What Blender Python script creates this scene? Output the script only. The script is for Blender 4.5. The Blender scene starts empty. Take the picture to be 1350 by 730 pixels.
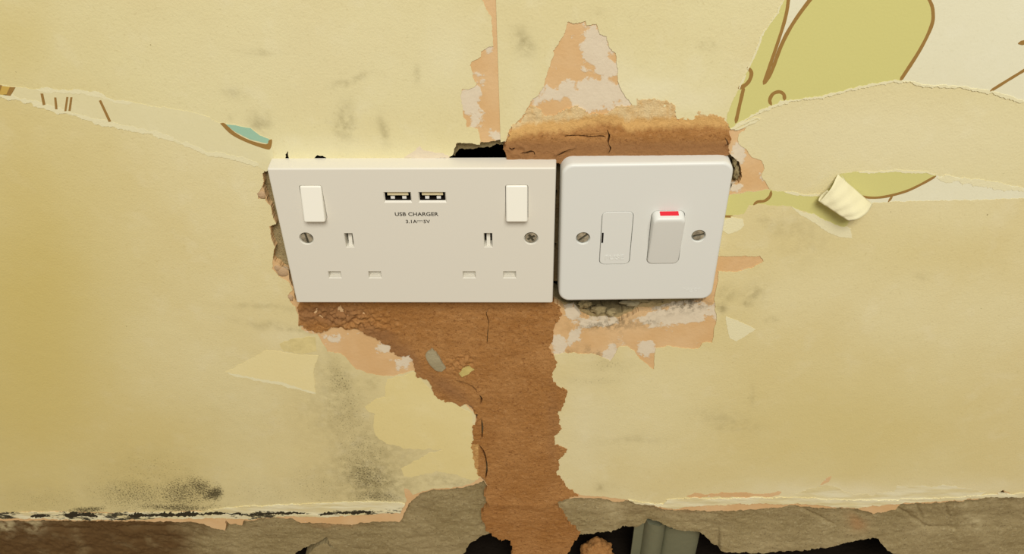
import bpy, bmesh, math, random
import numpy as np
from mathutils import Vector, Euler
from mathutils.geometry import delaunay_2d_cdt

# ---------------------------------------------------------------- camera, world, light, exposure
scene = bpy.context.scene
col = scene.collection
CAM_LOC = np.array([0.0580, -0.3478, 0.2186]); CAM_ROT = (0.9487, 0.0113, 0.0161); FPX = 1000.0
cam_d = bpy.data.cameras.new('camera'); cam = bpy.data.objects.new('camera', cam_d); col.objects.link(cam)
cam.location = CAM_LOC; cam.rotation_euler = CAM_ROT
cam_d.sensor_fit = 'HORIZONTAL'; cam_d.sensor_width = 36.0; cam_d.lens = 36.0*FPX/1350.0
cam_d.clip_start = 0.01; cam_d.clip_end = 50
scene.camera = cam

world = bpy.data.worlds.new('room_light'); scene.world = world; world.use_nodes = True
bg = world.node_tree.nodes['Background']
bg.inputs[0].default_value = (1.0, 0.965, 0.89, 1); bg.inputs[1].default_value = 0.29

def area(name, loc, target, size, power, colour):
    l = bpy.data.lights.new(name, 'AREA'); l.shape = 'RECTANGLE'; l.size, l.size_y = size; l.energy = power; l.color = colour
    o = bpy.data.objects.new(name, l); col.objects.link(o); o.location = loc
    o.rotation_euler = (Vector(target)-Vector(loc)).to_track_quat('-Z', 'Y').to_euler(); return o
area('ceiling_light', (0.25, -1.50, 1.62), (0.06, 0.0, -0.05), (1.10, 0.90), 45.0, (1.0, 0.97, 0.895))

vs = scene.view_settings
vs.view_transform = 'Standard'; vs.look = 'None'; vs.gamma = 1.0; vs.exposure = 0.0
vs.use_curve_mapping = False

# ---------------------------------------------------------------- helpers
CM = np.array(Euler(CAM_ROT, 'XYZ').to_matrix())
YW = 0.0013                                    # front of the skim plaster, metres
def unp(P, y=YW):                              # points of the wall surface measured off the photograph -> x,z in metres
    P = np.asarray(P, float); d = np.stack([(P[:, 0]-675)/FPX, (365-P[:, 1])/FPX, -np.ones(len(P))], 1) @ CM.T
    t = (y-CAM_LOC[1])/d[:, 1]; Q = CAM_LOC+d*t[:, None]; return Q[:, [0, 2]]
def prj(X, Z, y=YW):
    P = np.stack([X, np.full_like(X, y), Z], 1); c = (P-CAM_LOC) @ CM
    return 675+FPX*c[:, 0]/-c[:, 2], 365-FPX*c[:, 1]/-c[:, 2]
def srgb(r, g, b):
    f = lambda v: (v/255/12.92) if v/255 <= 0.04045 else ((v/255+0.055)/1.055)**2.4
    return (f(r), f(g), f(b), 1.0)
def _h(ix, iy, s):
    n = (ix*374761393+iy*668265263+s*982451653) & 0x7fffffff
    n = ((n ^ (n >> 13))*1274126177) & 0x7fffffff
    n = (n ^ (n >> 16)) & 0xffffff
    return n/float(0xffffff)
def vn(x, y, s=0):                             # value noise, -1..1
    x = np.asarray(x, float); y = np.asarray(y, float)
    ix = np.floor(x).astype(np.int64); iy = np.floor(y).astype(np.int64); fx = x-ix; fy = y-iy
    u = fx*fx*(3-2*fx); v = fy*fy*(3-2*fy)
    a = _h(ix, iy, s); b = _h(ix+1, iy, s); c = _h(ix, iy+1, s); d = _h(ix+1, iy+1, s)
    return 2*((a*(1-u)+b*u)*(1-v)+(c*(1-u)+d*u)*v)-1
def fbm(x, y, s=0, o=4, g=0.5):
    t = 0; a = 1; n = 0
    for i in range(o): t = t+a*vn(x*2**i, y*2**i, s+i*17); n += a; a *= g
    return t/n
def resample(poly, seg, closed=True):
    out = []; n = len(poly)
    for i in range(n if closed else n-1):
        a = np.array(poly[i], float); b = np.array(poly[(i+1) % n], float); L = np.linalg.norm(b-a)
        far = max(abs(a[0]-675)-720, abs(a[1]-365)-410, abs(b[0]-675)-720, abs(b[1]-365)-410) > 0
        k = max(1, int(math.ceil(L/(seg*(8 if far else 1)))))
        for j in range(k): out.append(a+(b-a)*j/k)
    if not closed: out.append(np.array(poly[-1], float))
    return np.array(out)
def rough(poly, amp=1.2, seg=1.5, freq=0.12, closed=True, sm=0):
    P = resample(poly, seg, closed)
    if amp:
        dx = fbm(P[:, 0]*freq, P[:, 1]*freq, 3, 5, 0.78); dy = fbm(P[:, 0]*freq, P[:, 1]*freq, 91, 5, 0.78)
        P = P+amp*2.5*np.stack([dx, dy], 1)
    return P
def strip(line, w, jitter=0.0, seg=2.0, seed=5, side=0.0, taper=True):   # closed outline of a band along a line, w in the same units
    P = resample(line, seg, False); T = np.gradient(P, axis=0); T /= np.linalg.norm(T, axis=1)[:, None]+1e-9
    N = np.stack([-T[:, 1], T[:, 0]], 1); s = np.arange(len(P))*seg
    W = w*0.5*(1+jitter*fbm(s*0.07, s*0+seed, seed, 4, 0.6)*1.6)
    if taper:
        k = np.minimum(1, np.minimum(np.arange(len(P)), np.arange(len(P))[::-1])/3.0); W = W*(0.25+0.75*k)
    W = np.maximum(W, 0.08*w)
    c = side*w*0.5
    return np.vstack([P+N*(W[:, None]+c), (P-N*(W[:, None]-c))[::-1]])
def smooth(pts, n=6):                          # Catmull-Rom through points
    p = [np.array(q, float) for q in pts]; p = [2*p[0]-p[1]]+p+[2*p[-1]-p[-2]]; out = []
    for i in range(1, len(p)-2):
        for j in range(n):
            t = j/n; out.append(0.5*((2*p[i])+(p[i+1]-p[i-1])*t+(2*p[i-1]-5*p[i]+4*p[i+1]-p[i+2])*t*t+(3*p[i]-p[i-1]-3*p[i+1]+p[i+2])*t**3))
    out.append(p[-2]); return [tuple(q) for q in out]

def link(name, mesh, mat=None, parent=None):
    o = bpy.data.objects.new(name, mesh); col.objects.link(o)
    if mat: mesh.materials.append(mat)
    if parent: o.parent = parent
    return o
def tag(o, label=None, cat=None, group=None, kind=None):
    if label: o['label'] = label
    if cat: o['category'] = cat
    if group: o['group'] = group
    if kind: o['kind'] = kind
    return o
def empty(name, loc=(0, 0, 0), rot=(0, 0, 0)):
    o = bpy.data.objects.new(name, None); col.objects.link(o); o.location = loc; o.rotation_euler = rot; o.empty_display_size = 0.01; return o

def inside_rows(rows, xs_fn, loops):
    E = np.vstack([np.hstack([L, np.roll(L, -1, 0)]) for L in loops]); pts = []
    for k, z in enumerate(rows):
        m = (E[:, 1] <= z) != (E[:, 3] <= z); e = E[m]
        if not len(e): continue
        cx = np.sort(e[:, 0]+(z-e[:, 1])/(e[:, 3]-e[:, 1])*(e[:, 2]-e[:, 0])); xs = xs_fn(k)
        i = np.searchsorted(cx, xs); ok = i % 2 == 1
        near = np.full(len(xs), 9e9)
        near = np.minimum(np.abs(xs-cx[np.clip(i, 0, len(cx)-1)]), np.abs(xs-cx[np.clip(i-1, 0, len(cx)-1)]))
        x = xs[ok & (near > 0.25*STEP[0])]
        pts.append(np.stack([x, np.full(len(x), z)], 1))
    return np.vstack(pts) if pts else np.zeros((0, 2))
STEP = [1.0]
def in_loops(C, loops):                        # even-odd test of many points
    order = np.argsort(C[:, 1]); X = C[order, 0]; Z = C[order, 1]; par = np.zeros(len(C), bool)
    for L in loops:
        for a, b in zip(L, np.roll(L, -1, 0)):
            if a[1] == b[1]: continue
            i, j = np.searchsorted(Z, [min(a[1], b[1]), max(a[1], b[1])])
            if j > i: par[i:j] ^= X[i:j] < a[0]+(Z[i:j]-a[1])/(b[1]-a[1])*(b[0]-a[0])
    out = np.zeros(len(C), bool); out[order] = par; return out
def cdt(loops, pts=None):
    P = np.vstack(loops+([pts] if pts is not None and len(pts) else [])); E = []; s = 0
    for L in loops: n = len(L); E += [(s+i, s+(i+1) % n) for i in range(n)]; s += n
    ov, oe, of, *_ = delaunay_2d_cdt([Vector(p) for p in P], E, [], 1, 1e-5)
    P = np.array([(v[0], v[1]) for v in ov]); F = np.array([f[:3] for f in of], int)
    F = F[in_loops(P[F].mean(1), loops)]
    a, b, c = P[F[:, 0]], P[F[:, 1]], P[F[:, 2]]
    neg = (b[:, 0]-a[:, 0])*(c[:, 1]-a[:, 1])-(b[:, 1]-a[:, 1])*(c[:, 0]-a[:, 0]) < 0
    F[neg] = F[neg][:, ::-1]; return P, F
def patch(name, outline, mat, y=YW, thick=0.0004, step=2.0, holes=(), hfun=None, attrs=None, parent=None, space='px', smooth_shade=True):
    """A sheet or crust on the wall: outline and holes cut through, real thickness, relief hfun(px,py,X,Z) in metres (towards the room)."""
    loops = []
    for L in [outline]+list(holes):
        L = np.asarray(L, float); loops.append((unp(L) if space == 'px' else L)*1000.0)
    allp = np.vstack(loops); lo = allp[:loops[0].shape[0]].min(0); hi = allp[:loops[0].shape[0]].max(0)
    STEP[0] = step
    pts = np.zeros((0, 2))
    if step < max(hi-lo):
        rows = np.arange(lo[1]+step*0.31, hi[1], step*0.87); rng = np.random.RandomState(7)
        pts = inside_rows(rows, lambda k: np.arange(lo[0]+(0.5*step if k % 2 else 0.0), hi[0], step)+rng.uniform(-0.12, 0.12)*step, loops)
    P, F = cdt(loops, pts); P = P/1000.0
    px, py = prj(P[:, 0], P[:, 1])
    h = hfun(px, py, P[:, 0], P[:, 1]) if hfun else np.zeros(len(P))
    N = len(P); co = np.stack([P[:, 0], y-h, P[:, 1]], 1)
    # rim
    ed = np.vstack([F[:, [0, 1]], F[:, [1, 2]], F[:, [2, 0]]]); key = np.sort(ed, 1); kk = key[:, 0]*N+key[:, 1]
    u, idx, cnt = np.unique(kk, return_index=True, return_counts=True); bd = ed[idx[cnt == 1]]
    bv = np.unique(bd); mp = -np.ones(N, int); mp[bv] = N+np.arange(len(bv))
    back = np.stack([P[bv, 0], np.full(len(bv), y+thick), P[bv, 1]], 1)
    rimv = np.stack([P[bv, 0], co[bv, 1], P[bv, 1]], 1); mp2 = -np.ones(N, int); mp2[bv] = N+len(bv)+np.arange(len(bv))
    co = np.vstack([co, back, rimv])
    faces = F.tolist()+np.stack([mp2[bd[:, 1]], mp2[bd[:, 0]], mp[bd[:, 0]], mp[bd[:, 1]]], 1).tolist()
    me = bpy.data.meshes.new(name); me.from_pydata(co.tolist(), [], faces)
    sm = np.zeros(len(faces), bool); sm[:len(F)] = smooth_shade; me.polygons.foreach_set('use_smooth', sm)
    full = np.concatenate([np.arange(N), bv, bv])
    for k, fn in (attrs or {}).items():
        at = me.attributes.new(k, 'FLOAT', 'POINT'); at.data.foreach_set('value', np.clip(fn(px, py), 0, 2)[full].astype(np.float32))
    return link(name, me, mat, parent)

def blobs(lst, wob=0.25):
    def f(px, py):
        v = np.zeros_like(px)
        wx = px+6*fbm(px*0.05, py*0.05, 31, 3); wy = py+6*fbm(px*0.05, py*0.05, 47, 3)
        for (cx, cy, rx, ry, rot, s) in lst:
            c, sn = math.cos(math.radians(rot)), math.sin(math.radians(rot)); dx = wx-cx; dy = wy-cy
            d2 = ((dx*c+dy*sn)/rx)**2+((-dx*sn+dy*c)/ry)**2
            v = np.maximum(v, s*np.exp(-d2*0.9))
        return v
    return f

# ---------------------------------------------------------------- materials
class NT:
    def __init__(s, name):
        s.m = bpy.data.materials.new(name); s.m.use_nodes = True; s.t = s.m.node_tree; s.b = s.t.nodes['Principled BSDF']
    def n(s, typ, ins=None, **kw):
        nd = s.t.nodes.new(typ)
        for k, v in kw.items(): setattr(nd, k, v)
        for k, v in (ins or {}).items(): s.put(nd.inputs[k], v)
        return nd
    def put(s, sock, v):
        if hasattr(v, 'is_output'): s.t.links.new(v, sock)
        elif hasattr(v, 'outputs'): s.t.links.new(v.outputs[0], sock)
        else: sock.default_value = v
    def math(s, op, a, b=0.0, clamp=False):
        nd = s.n('ShaderNodeMath', {0: a, 1: b}, operation=op); nd.use_clamp = clamp; return nd.outputs[0]
    def noise(s, scale, detail=4, rough=0.55, stretch=(1, 1, 1), dist=0.0, off=(0, 0, 0)):
        tc = s.n('ShaderNodeTexCoord').outputs['Object']
        mp = s.n('ShaderNodeMapping', {'Vector': tc, 'Scale': stretch, 'Location': off})
        return s.n('ShaderNodeTexNoise', {'Vector': mp, 'Scale': scale, 'Detail': detail, 'Roughness': rough, 'Distortion': dist}).outputs['Fac']
    def ramp(s, v, lo, hi, a=0.0, b=1.0, smooth=True):
        nd = s.n('ShaderNodeMapRange', {'Value': v, 'From Min': lo, 'From Max': hi, 'To Min': a, 'To Max': b}, interpolation_type='SMOOTHSTEP' if smooth else 'LINEAR'); return nd.outputs[0]
    def mix(s, f, a, b, mode='MIX'):
        nd = s.n('ShaderNodeMix', data_type='RGBA', blend_type=mode)
        s.put(nd.inputs[0], f); s.put(nd.inputs[6], a); s.put(nd.inputs[7], b); return nd.outputs[2]
    def attr(s, name): return s.n('ShaderNodeAttribute', attribute_name=name).outputs['Fac']
    def bump(s, h, strength=0.3, dist=0.001, prev=None):
        nd = s.n('ShaderNodeBump', {'Height': h, 'Strength': strength, 'Distance': dist})
        if prev is not None: s.put(nd.inputs['Normal'], prev)
        return nd.outputs[0]
    def done(s, colour, rough=0.8, normal=None, metal=0.0, spec=0.3):
        s.put(s.b.inputs['Base Color'], colour); s.put(s.b.inputs['Roughness'], rough); s.b.inputs['Metallic'].default_value = metal
        s.b.inputs['Specular IOR Level'].default_value = spec
        if normal is not None: s.put(s.b.inputs['Normal'], normal)
        return s.m

def plain(name, c, rough=0.6, spec=0.3, metal=0.0, bump=None):
    t = NT(name); n = None
    if bump: n = t.bump(t.noise(bump[0], 4), bump[1], bump[2])
    return t.done(c, rough, n, metal, spec)

def paper_material(name, base, warm, light, grain=1.0):
    t = NT(name)
    c = t.mix(t.ramp(t.noise(9, 3), 0.35, 0.65), base, warm)
    c = t.mix(t.math('MULTIPLY', t.ramp(t.noise(60, 5, 0.6), 0.5, 0.75), 0.35), c, light)
    c = t.mix(t.math('MULTIPLY', t.ramp(t.noise(750, 3, 0.6, (1, 1, 0.6)), 0.55, 0.8), 0.16*grain), c, light)
    c = t.mix(t.math('MULTIPLY', t.ramp(t.noise(600, 3, 0.6), 0.56, 0.8), 0.20*grain), c, srgb(165, 145, 92))
    c = t.mix(t.math('MULTIPLY', t.attr('age'), 0.8, True), c, srgb(207, 186, 106))
    c = t.mix(t.math('MULTIPLY', t.attr('pale'), 0.8, True), c, light)
    # soft smudges
    sm = t.math('MULTIPLY', t.attr('dirt'), t.ramp(t.noise(170, 5, 0.65), 0.28, 0.68), True)
    c = t.mix(t.math('MULTIPLY', sm, 0.5), c, srgb(122, 108, 66))
    # mould: soft tint and black speckle
    mo = t.attr('mould')
    c = t.mix(t.math('MULTIPLY', t.math('MULTIPLY', mo, mo), t.ramp(t.noise(110, 5, 0.7), 0.25, 0.7, 0.25, 0.8), True), c, srgb(98, 84, 48))
    sp = t.ramp(t.math('ADD', t.noise(850, 4, 0.75), t.math('MULTIPLY', mo, 0.45)), 0.74, 0.88)
    sp = t.math('MULTIPLY', sp, t.ramp(mo, 0.03, 0.35))
    c = t.mix(t.math('MULTIPLY', sp, 0.82), c, srgb(52, 44, 28))
    # stray flecks
    fl = t.ramp(t.noise(330, 2, 0.5, off=(3, 1, 2)), 0.79, 0.82)
    c = t.mix(t.math('MULTIPLY', fl, 0.55), c, srgb(120, 104, 60))
    n = t.bump(t.noise(800, 5, 0.65), 0.26*grain, 0.0007); n = t.bump(t.noise(130, 4), 0.14*grain, 0.0012, n)
    return t.done(c, 0.85, n, 0, 0.15)

M = {}
M['back_paper'] = paper_material('yellowed_backing_paper', srgb(228, 216, 169), srgb(223, 208, 156), srgb(234, 224, 186))
M['back_paper_light'] = paper_material('cream_backing_paper', srgb(228, 218, 170), srgb(224, 211, 161), srgb(235, 227, 190))
M['print_paper'] = paper_material('cream_printed_paper', srgb(233, 229, 200), srgb(231, 226, 195), srgb(237, 233, 208), 0.5)
M['print_paper_warm'] = paper_material('aged_printed_paper', srgb(227, 218, 174), srgb(224, 213, 166), srgb(233, 225, 188), 0.5)
M['remnant'] = paper_material('pale_remnant_paper', srgb(232, 217, 160), srgb(228, 211, 150), srgb(237, 224, 175), 0.7)
M['core'] = plain('torn_paper_core', srgb(232, 224, 184), 0.9, 0.1, bump=(900, 0.3, 0.0005))
M['green'] = plain('green_print', srgb(213, 207, 134), 0.8, 0.15, bump=(900, 0.12, 0.0005))
M['teal'] = plain('teal_print', srgb(160, 198, 172), 0.8, 0.15, bump=(900, 0.12, 0.0005))
M['ochre'] = plain('ochre_print', srgb(205, 172, 88), 0.8, 0.15)
M['ink'] = plain('brown_print', srgb(158, 122, 66), 0.8, 0.15, bump=(900, 0.12, 0.0005))

def skim_material():
    t = NT('pink_skim_plaster')
    c = t.mix(t.ramp(t.noise(40, 4), 0.35, 0.65), srgb(224, 188, 140), srgb(218, 178, 126))
    w = t.ramp(t.math('ADD', t.noise(120, 7, 0.68), t.math('MULTIPLY', t.attr('white'), 0.42)), 0.64, 0.71)
    c = t.mix(w, c, t.mix(t.noise(200, 4), srgb(220, 204, 178), srgb(230, 216, 190)))
    d = t.math('MULTIPLY', t.attr('dirt'), t.ramp(t.noise(230, 5, 0.7), 0.42, 0.62), True)
    c = t.mix(t.math('MULTIPLY', d, 0.85), c, srgb(96, 84, 62))
    n = t.bump(w, 0.25, 0.0006); n = t.bump(t.noise(500, 5, 0.65), 0.3, 0.0008, n)
    return t.done(c, 0.85, n, 0, 0.15)
M['skim'] = skim_material()

def brown_material():
    t = NT('brown_browning_plaster')
    c = t.mix(t.ramp(t.noise(28, 5, 0.6), 0.32, 0.68), srgb(187, 136, 82), srgb(172, 120, 66))
    c = t.mix(t.math('MULTIPLY', t.ramp(t.noise(240, 5, 0.7, (1, 1, 1.8)), 0.48, 0.75), 0.5), c, srgb(206, 158, 106))
    c = t.mix(t.math('MULTIPLY', t.ramp(t.noise(420, 4, 0.7), 0.54, 0.70), 0.7), c, srgb(128, 82, 44))
    c = t.mix(t.math('MULTIPLY', t.ramp(t.noise(210, 6, 0.8, off=(4, 1, 6)), 0.60, 0.70), 0.65), c, srgb(118, 72, 38))
    c = t.mix(t.math('MULTIPLY', t.ramp(t.noise(1100, 3, 0.7, off=(1, 7, 3)), 0.57, 0.70), 0.7), c, srgb(112, 70, 38))
    c = t.mix(t.math('MULTIPLY', t.ramp(t.noise(1300, 3, 0.7, off=(5, 2, 3)), 0.60, 0.74), 0.5), c, srgb(222, 176, 122))
    c = t.mix(t.math('MULTIPLY', t.ramp(t.noise(130, 5, 0.7, (0.35, 1, 1.5)), 0.54, 0.72), 0.3), c, srgb(140, 92, 50))
    c = t.mix(t.math('MULTIPLY', t.ramp(t.attr('dark'), 0.1, 0.8), 0.75), c, srgb(156, 113, 74))
    wz = t.ramp(t.math('ADD', t.math('ADD', t.attr('wash'), t.math('MULTIPLY', t.noise(120, 5, 0.65, (1.5, 1, 0.35)), 0.7)), t.math('MULTIPLY', t.noise(500, 4, 0.7), 0.35)), 0.68, 1.15)
    c = t.mix(wz, c, srgb(224, 178, 112))
    wz2 = t.ramp(t.math('ADD', t.attr('wash'), t.math('MULTIPLY', t.noise(150, 6, 0.7, (1.4, 1, 0.6)), 0.9)), 1.22, 1.60)
    c = t.mix(wz2, c, srgb(236, 210, 160))
    n = t.bump(t.noise(1000, 5, 0.75), 0.7, 0.0011); n = t.bump(t.noise(300, 5, 0.7), 0.4, 0.0016, n)
    return t.done(c, 0.92, n, 0, 0.1)
M['brown'] = brown_material()

def render_material():
    t = NT('grey_cement_render')
    c = t.mix(t.ramp(t.noise(22, 5, 0.6), 0.35, 0.65), srgb(178, 160, 118), srgb(162, 144, 102))
    c = t.mix(t.math('MULTIPLY', t.ramp(t.noise(520, 5, 0.75), 0.5, 0.75), 0.7), c, srgb(204, 190, 150))
    c = t.mix(t.math('MULTIPLY', t.ramp(t.noise(700, 4, 0.75, off=(2, 5, 1)), 0.54, 0.74), 0.85), c, srgb(88, 72, 46))
    c = t.mix(t.math('MULTIPLY', t.ramp(t.noise(90, 5, 0.65, (0.5, 1, 1.3)), 0.52, 0.72), 0.4), c, srgb(124, 104, 68))
    c = t.mix(t.math('MULTIPLY', t.ramp(t.noise(170, 6, 0.8, off=(7, 3, 2)), 0.58, 0.70), 0.6), c, srgb(98, 80, 50))
    c = t.mix(t.math('MULTIPLY', t.ramp(t.noise(240, 5, 0.8, off=(1, 8, 2)), 0.60, 0.72), 0.45), c, srgb(206, 192, 152))
    c = t.mix(t.math('MULTIPLY', t.attr('earth'), t.ramp(t.noise(60, 4), 0.15, 0.5, 0.5, 1.0), True), c, srgb(108, 82, 50))
    c = t.mix(t.math('MULTIPLY', t.attr('pale'), t.ramp(t.noise(160, 5), 0.35, 0.6), True), c, srgb(206, 190, 146))
    c = t.mix(t.math('MULTIPLY', t.attr('pink'), 0.75, True), c, srgb(188, 140, 94))
    n = t.bump(t.noise(900, 5, 0.8), 0.8, 0.0012); n = t.bump(t.noise(200, 5, 0.7, (0.7, 1, 1.2)), 0.3, 0.002, n)
    return t.done(c, 0.95, n, 0, 0.1)
M['render'] = render_material()

def lip_material(name, mould):
    t = NT(name); c = t.mix(t.ramp(t.noise(180, 5, 0.6, (0.2, 1, 1)), 0.35, 0.65), srgb(234, 226, 190), srgb(222, 208, 158))
    sp = t.ramp(t.math('ADD', t.noise(260, 5, 0.75, (0.45, 1, 1.2)), t.math('MULTIPLY', t.attr('mould'), 0.4)), 0.62, 0.72)
    c = t.mix(t.math('MULTIPLY', sp, mould), c, srgb(44, 40, 28))
    return t.done(c, 0.8, t.bump(t.noise(300, 5, 0.6, (0.3, 1, 1)), 0.4, 0.0012), 0, 0.2)
M['lip'] = lip_material('old_gloss_paint_lip', 0.0); M['mouldy_lip'] = lip_material('mouldy_caulk', 0.95)
M['brick'] = plain('dark_brickwork', srgb(84, 66, 48), 0.95, 0.05, bump=(120, 0.5, 0.004))
M['void'] = plain('painted_cavity_shade', srgb(30, 24, 18), 0.95, 0.05, bump=(160, 0.5, 0.004))  # near-black colour stands in for the shade inside the wall cavity
M['floor'] = plain('dusty_floorboard', srgb(150, 126, 92), 0.8, 0.2, bump=(60, 0.3, 0.002))
M['stone'] = plain('grey_aggregate', srgb(166, 154, 122), 0.9, 0.15, bump=(900, 0.5, 0.0008))
M['plastic_warm'] = plain('ivory_white_plastic', srgb(226, 221, 207), 0.38, 0.4, bump=(60, 0.02, 0.0006))
M['plastic_cool'] = plain('bright_white_plastic', srgb(225, 225, 218), 0.34, 0.4, bump=(60, 0.02, 0.0006))
M['plastic_switch'] = plain('white_switch_plastic', srgb(240, 236, 222), 0.34, 0.4)
M['chip'] = plain('pinkish_plaster_chip', srgb(190, 160, 124), 0.9, 0.1, bump=(700, 0.5, 0.001))
M['dark'] = plain('black_recess', srgb(26, 20, 16), 0.7, 0.2)
M['usb_tongue'] = plain('cream_contact_carrier', srgb(226, 212, 170), 0.5, 0.3)
M['painted_shine'] = plain('painted_shine_contact', srgb(246, 244, 238), 0.3, 0.5, 0.15)  # plain white stands in for the reflection on the metal springs
M['red'] = plain('red_on_marker', srgb(222, 34, 52), 0.45, 0.4)
M['print'] = plain('grey_printed_lettering', srgb(70, 66, 58), 0.6, 0.2)
M['gap'] = plain('shadow_gap_plastic', srgb(120, 112, 96), 0.8, 0.1)
def metal_material(name, c, r, scr):
    t = NT(name); n = t.bump(t.noise(scr, 4, 0.7, (1, 1, 0.3)), 0.25, 0.0004)
    cc = t.mix(t.ramp(t.noise(400, 4, 0.6), 0.35, 0.7), c, tuple(v*0.45 for v in c[:3])+(1,)); return t.done(cc, r, n, 0.75, 0.5)
M['screw'] = metal_material('worn_zinc_screw', srgb(226, 224, 208), 0.28, 900)
M['slot_shade'] = plain('painted_slot_shade', srgb(74, 68, 52), 0.7, 0.2)  # shade inside the screw slot, painted as a dark colour
M['galv'] = metal_material('galvanised_steel', srgb(150, 150, 132), 0.5, 200)
M['galv_dull'] = plain('dusty_galvanised_steel', srgb(126, 126, 100), 0.6, 0.3, 0.2, bump=(180, 0.35, 0.0012))

# ---------------------------------------------------------------- the wall: brick core, render, skim plaster, plaster fills
Z0 = -0.335
def box_mesh(name, lo, hi, mat, parent=None):
    bm = bmesh.new(); bmesh.ops.create_cube(bm, size=1.0)
    for v in bm.verts: v.co = Vector([(lo[i]+hi[i])/2+v.co[i]*(hi[i]-lo[i]) for i in range(3)])
    me = bpy.data.meshes.new(name); bm.to_mesh(me); bm.free(); return link(name, me, mat, parent)

SEAM = [(646, -250), (653.9, 0), (660, 187)]
HOLE = rough([(346.5, 229), (347.5, 238), (346, 247), (350, 254), (352, 262), (355, 269), (359, 274), (358.5, 283), (364, 294), (355, 299.5), (357, 304), (358.5, 311), (362, 325), (360, 342), (369, 350), (380, 358), (383, 372), (387, 383), (390, 396),
              (450, 399), (560, 399), (640, 399), (690, 397), (728, 399), (738, 402), (745, 408), (757, 404.5), (767, 416), (779, 423), (800, 421), (816, 424), (828, 418), (843, 409.5), (858, 411.5), (878, 406.5), (892, 402), (907, 400), (922, 398.5), (931, 394),
              (938, 360), (946, 310), (956, 262), (965, 243), (975, 241), (978, 234), (977, 223), (974, 214), (969, 209), (960, 201), (953, 198), (945, 203), (900, 209), (760, 210), (668, 209), (666, 188), (661, 184.5), (646, 186), (634.5, 187), (632, 190.5), (619, 188.5), (604, 187.5), (600, 189), (598, 200), (560, 202), (480, 203), (420, 203), (379, 198), (362, 214), (350, 224)], 1.0, 1.5)
CHASE = rough([(425, 420), (520, 415), (640, 412), (715, 415), (700, 460), (705, 520), (722, 560), (715, 600), (722, 630), (720, 648), (660, 648), (646, 640), (634, 628), (630, 600), (631, 560), (624, 540), (600, 520), (560, 485), (520, 450)], 0.8, 2.5)
CHASE2 = rough([(676, 186), (690, 172), (738, 172), (790, 166), (850, 168), (944, 172), (952, 176), (952, 194), (935, 199), (720, 205.5), (676, 206)], 0.6, 2.5)
SKIM_BOTTOM = [(-480, 697), (0, 686), (100, 686), (254, 688), (297, 699.6), (297.5, 684), (303, 691), (320, 692), (322, 686), (363, 682), (386, 683), (392, 688), (431, 690), (461, 691), (499, 687), (527, 688), (534, 676), (539.4, 663), (557, 649), (572, 645.5), (600, 644), (620, 640.5), (639, 633), (650, 652), (754, 657), (765, 656), (793, 657), (811, 662), (828, 660), (853, 665), (876, 671), (891, 672), (952, 674), (997, 671), (1048, 666), (1098, 670), (1131, 670), (1151, 677), (1179, 672), (1186, 665), (1247, 662), (1282, 658), (1310, 655), (1315, 649), (1322, 646), (1331, 651), (1335, 655), (1350, 655), (1830, 648)]

def skim_h(px, py, X, Z): return -0.00005+0.00005*fbm(X*160, Z*160, 5)
WHITE = blobs([(641, 66, 14, 9, 0, 0.8), (620, 128, 16, 22, 0, 1), (632, 152, 14, 18, 0, 0.7), (640, 108, 8, 10, 0, 0.6), (655, 182, 14, 8, 0, 0.8), (786, 68, 22, 32, -25, 1), (798, 90, 20, 16, 0, 0.9), (740, 122, 30, 12, 0, 0.9), (790, 128, 45, 20, 0, 1.1), (850, 125, 45, 22, 0, 1.2), (712, 130, 14, 12, 0, 0.7),
               (754, 412, 12, 10, 0, 1), (760, 440, 8, 20, 30, 0.7), (905, 412, 45, 12, -8, 1.1), (805, 466, 14, 12, 0, 1), (850, 458, 12, 10, 0, 1), (870, 420, 30, 10, -10, 0.8), (735, 455, 10, 18, 0, 0.9), (785, 425, 30, 8, 0, 0.7), (974, 200, 14, 12, 0, 1), (1003, 233, 8, 8, 0, 0.9), (966, 247, 12, 6, 0, 0.9), (508, 458, 16, 8, 25, 0.6), (535, 478, 10, 12, 0, 0.7), (440, 445, 16, 6, 0, 0.45), (470, 438, 14, 4, 0, 0.5)])
SKDIRT = blobs([(900, 402, 40, 8, -8, 0.9), (800, 428, 40, 8, 0, 0.8), (745, 468, 16, 6, 0, 0.6), (785, 468, 18, 6, 20, 0.6), (855, 425, 14, 8, 0, 0.6), (405, 438, 14, 5, 0, 0.8), (820, 455, 10, 5, 30, 0.5), (350, 255, 14, 10, 0, 0.5), (372, 356, 14, 8, 0, 0.4)])

RHOLE = rough([(362, 230), (370, 300), (392, 392), (470, 394), (640, 394), (725, 394), (745, 404), (765, 412), (790, 419), (822, 417), (850, 405), (890, 397), (926, 392), (936, 360), (955, 250), (966, 240), (970, 226), (966, 214), (950, 204), (760, 212), (666, 207), (664, 194), (636, 199), (604, 202), (598, 208), (420, 207), (366, 212)], 1.5, 2.0)
wall = patch('wall_back', [(-480, -250), (1830, -250), (1830, 640), (760, 640), (640, 625), (-480, 660)], M['render'], YW+0.0042, 0.014, 4.0, [RHOLE],
             hfun=lambda px, py, X, Z: 0.0005*fbm(X*120, Z*120, 9), attrs={'earth': lambda a, b: a*0, 'pale': lambda a, b: a*0, 'pink': lambda a, b: a*0})
tag(wall, 'grey cement rendered wall stripped back under torn yellow paper', kind='structure')
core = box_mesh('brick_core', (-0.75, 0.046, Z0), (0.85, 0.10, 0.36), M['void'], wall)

box_mesh('added_cavity_floor', (-0.75, 0.0005, Z0-0.02), (0.85, 0.0455, Z0+0.001), M['void'], wall)  # dark floor added so the gap under the render reads as deep shade
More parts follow.
